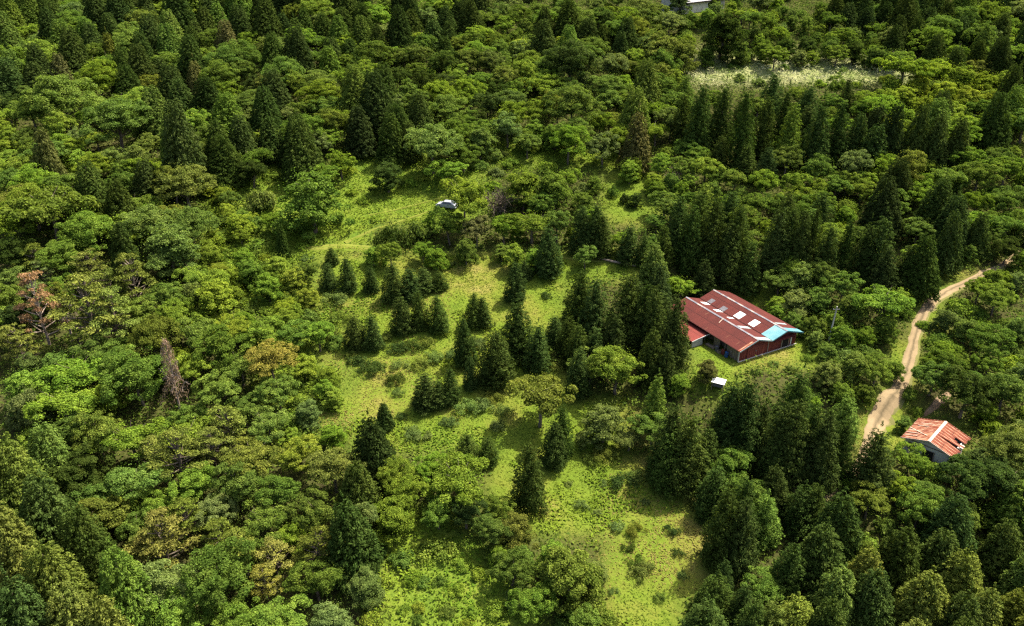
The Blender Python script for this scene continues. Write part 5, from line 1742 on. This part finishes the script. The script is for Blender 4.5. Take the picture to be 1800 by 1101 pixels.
def grass():
    rng = np.random.default_rng(8)
    X, Y, Z, PX, PY = sample_zone(1300000, "G.", rng)
    ok = not_on(X, Y, ('road', 'shed'), .05)
    ok &= ~((dist_to_line(X, Y, LINES['low']) < 0) & (rng.uniform(size=len(X)) < .7))
    X, Y, Z = X[ok], Y[ok], Z[ok]
    n = len(X)
    big = np.clip(pnoise(X, Y, .14, 1) * 1.6 + .5, 0, 1); small = np.clip(pnoise(X, Y, .6, 2) * 1.4 + .5 + rng.normal(size=n) * .18, 0, 1)
    h = .02 + .14 * (small * big) ** 1.5 + rng.uniform(0, .05, n)
    c = np.stack([X, Y, Z + h * .45], 1)
    nr = np.stack([rng.normal(size=n) * .4, rng.normal(size=n) * .4, np.full(n, .9)], 1)
    al = np.stack([rng.normal(size=n) * .6, rng.normal(size=n) * .6, np.full(n, .4)], 1)
    Q = leaf_quads(c, nr, rng.uniform(.12, .26, n), .42, rng, al, .3)
    green = lerp((.060, .102, .012), (.104, .134, .016), small)
    straw = lerp((.15, .14, .030), (.23, .19, .060), rng.uniform(size=n))
    mid = np.clip(pnoise(X, Y, .42, 31) * 1.5 + .5, 0, 1)
    f = np.clip((big * .62 + mid * .62 + small * .2 - .80) * 2.6 + rng.normal(size=n) * .13, 0, .92)
    tone = (green * (1 - f[:, None]) + straw * f[:, None]) * rng.uniform(.8, 1.2, (n, 1))
    stuff("grass", Q, tone, "rough grass of the clearing, green with straw coloured patches")


def weeds():
    rng = np.random.default_rng(9)
    X, Y, Z, PX, PY = sample_zone(1000000, "WGL", rng)
    ok = not_on(X, Y, ('road', 'shed', 'low', 'a', 'b'), .15)
    gz = zone_array(PX, PY) == 'G'
    ok &= ~gz | (pnoise(X, Y, .35, 21) + .5 * pnoise(X, Y, 1.1, 22) > .26)
    X, Y, Z = X[ok], Y[ok], Z[ok]
    n = len(X)
    lump = np.clip(pnoise(X, Y, .9, 3) * 1.5 + .5, 0, 1); big = np.clip(pnoise(X, Y, .2, 4) * 1.5 + .5, 0, 1)
    h = .08 + (1.0 * lump * (0.35 + .65 * big)) * rng.uniform(.6, 1.05, n)
    h = np.where(gz[ok], .05 + h * .38, h)
    c = np.stack([X, Y, Z + h], 1)
    nr = np.stack([rng.normal(size=n) * .5, rng.normal(size=n) * .5, np.full(n, .9)], 1)
    Q = leaf_quads(c, nr, rng.uniform(.13, .26, n), .6, rng, None, .3)
    tone = lerp((.068, .126, .013), (.132, .182, .017), np.clip(big * .6 + rng.uniform(size=n) * .5, 0, 1)) * rng.uniform(.75, 1.25, (n, 1))
    stuff("weeds", Q, tone, "knee high bright green weeds and creepers covering the overgrown slope")


def undergrowth():
    rng = np.random.default_rng(10)
    X, Y, Z, PX, PY = sample_zone(560000, "CMBYPKSL", rng)
    ok = not_on(X, Y, ('road', 'shed', 'low', 'a', 'b'), .35)
    X, Y, Z = X[ok], Y[ok], Z[ok]
    n = len(X)
    lump = np.clip(pnoise(X, Y, .8, 5) * 1.6 + .5, 0, 1)
    h = .1 + 1.5 * lump * rng.uniform(.5, 1.05, n)
    c = np.stack([X, Y, Z + h], 1)
    nr = np.stack([rng.normal(size=n) * .6, rng.normal(size=n) * .6, np.full(n, .8)], 1)
    Q = leaf_quads(c, nr, rng.uniform(.18, .34, n), .58, rng, None, .3)
    tone = lerp((.05, .085, .014), (.09, .125, .018), rng.uniform(size=n)) * rng.uniform(.7, 1.25, (n, 1))
    stuff("undergrowth", Q, tone, "dense leafy undergrowth between the trees of the wood")


def pampas():
    rng = np.random.default_rng(12)
    X, Y, Z, PX, PY = sample_zone(420000, "F", rng)
    n = len(X)
    lump = np.clip(pnoise(X, Y, 1.1, 6) * 1.5 + .5, 0, 1); big = np.clip(pnoise(X, Y, .25, 7) * 1.8 + .5, 0, 1)
    h = .2 + 1.2 * lump * rng.uniform(.5, 1.1, n)
    c = np.stack([X, Y, Z + h], 1)
    al = np.stack([rng.normal(size=n) * .7, rng.normal(size=n) * .7, np.full(n, .7)], 1)
    nr = np.stack([rng.normal(size=n) * .8, rng.normal(size=n) * .8, np.full(n, .7)], 1)
    Q = leaf_quads(c, nr, rng.uniform(.25, .5, n), .26, rng, al, .3)
    tone = lerp((.11, .165, .03), (.50, .49, .28), np.clip(big * .75 + lump * .35 + rng.normal(size=n) * .28 - .12, 0, 1)) * rng.uniform(.8, 1.2, (n, 1))
    stuff("pampas_grass", Q, tone, "pale straw coloured tall grass filling the upper field")


grass()
weeds()
undergrowth()
pampas()


import collections
print("PLANTS", len(PLANTS), collections.Counter(KINDS[p['kind']][0] for p in PLANTS), "hand", N_HAND)
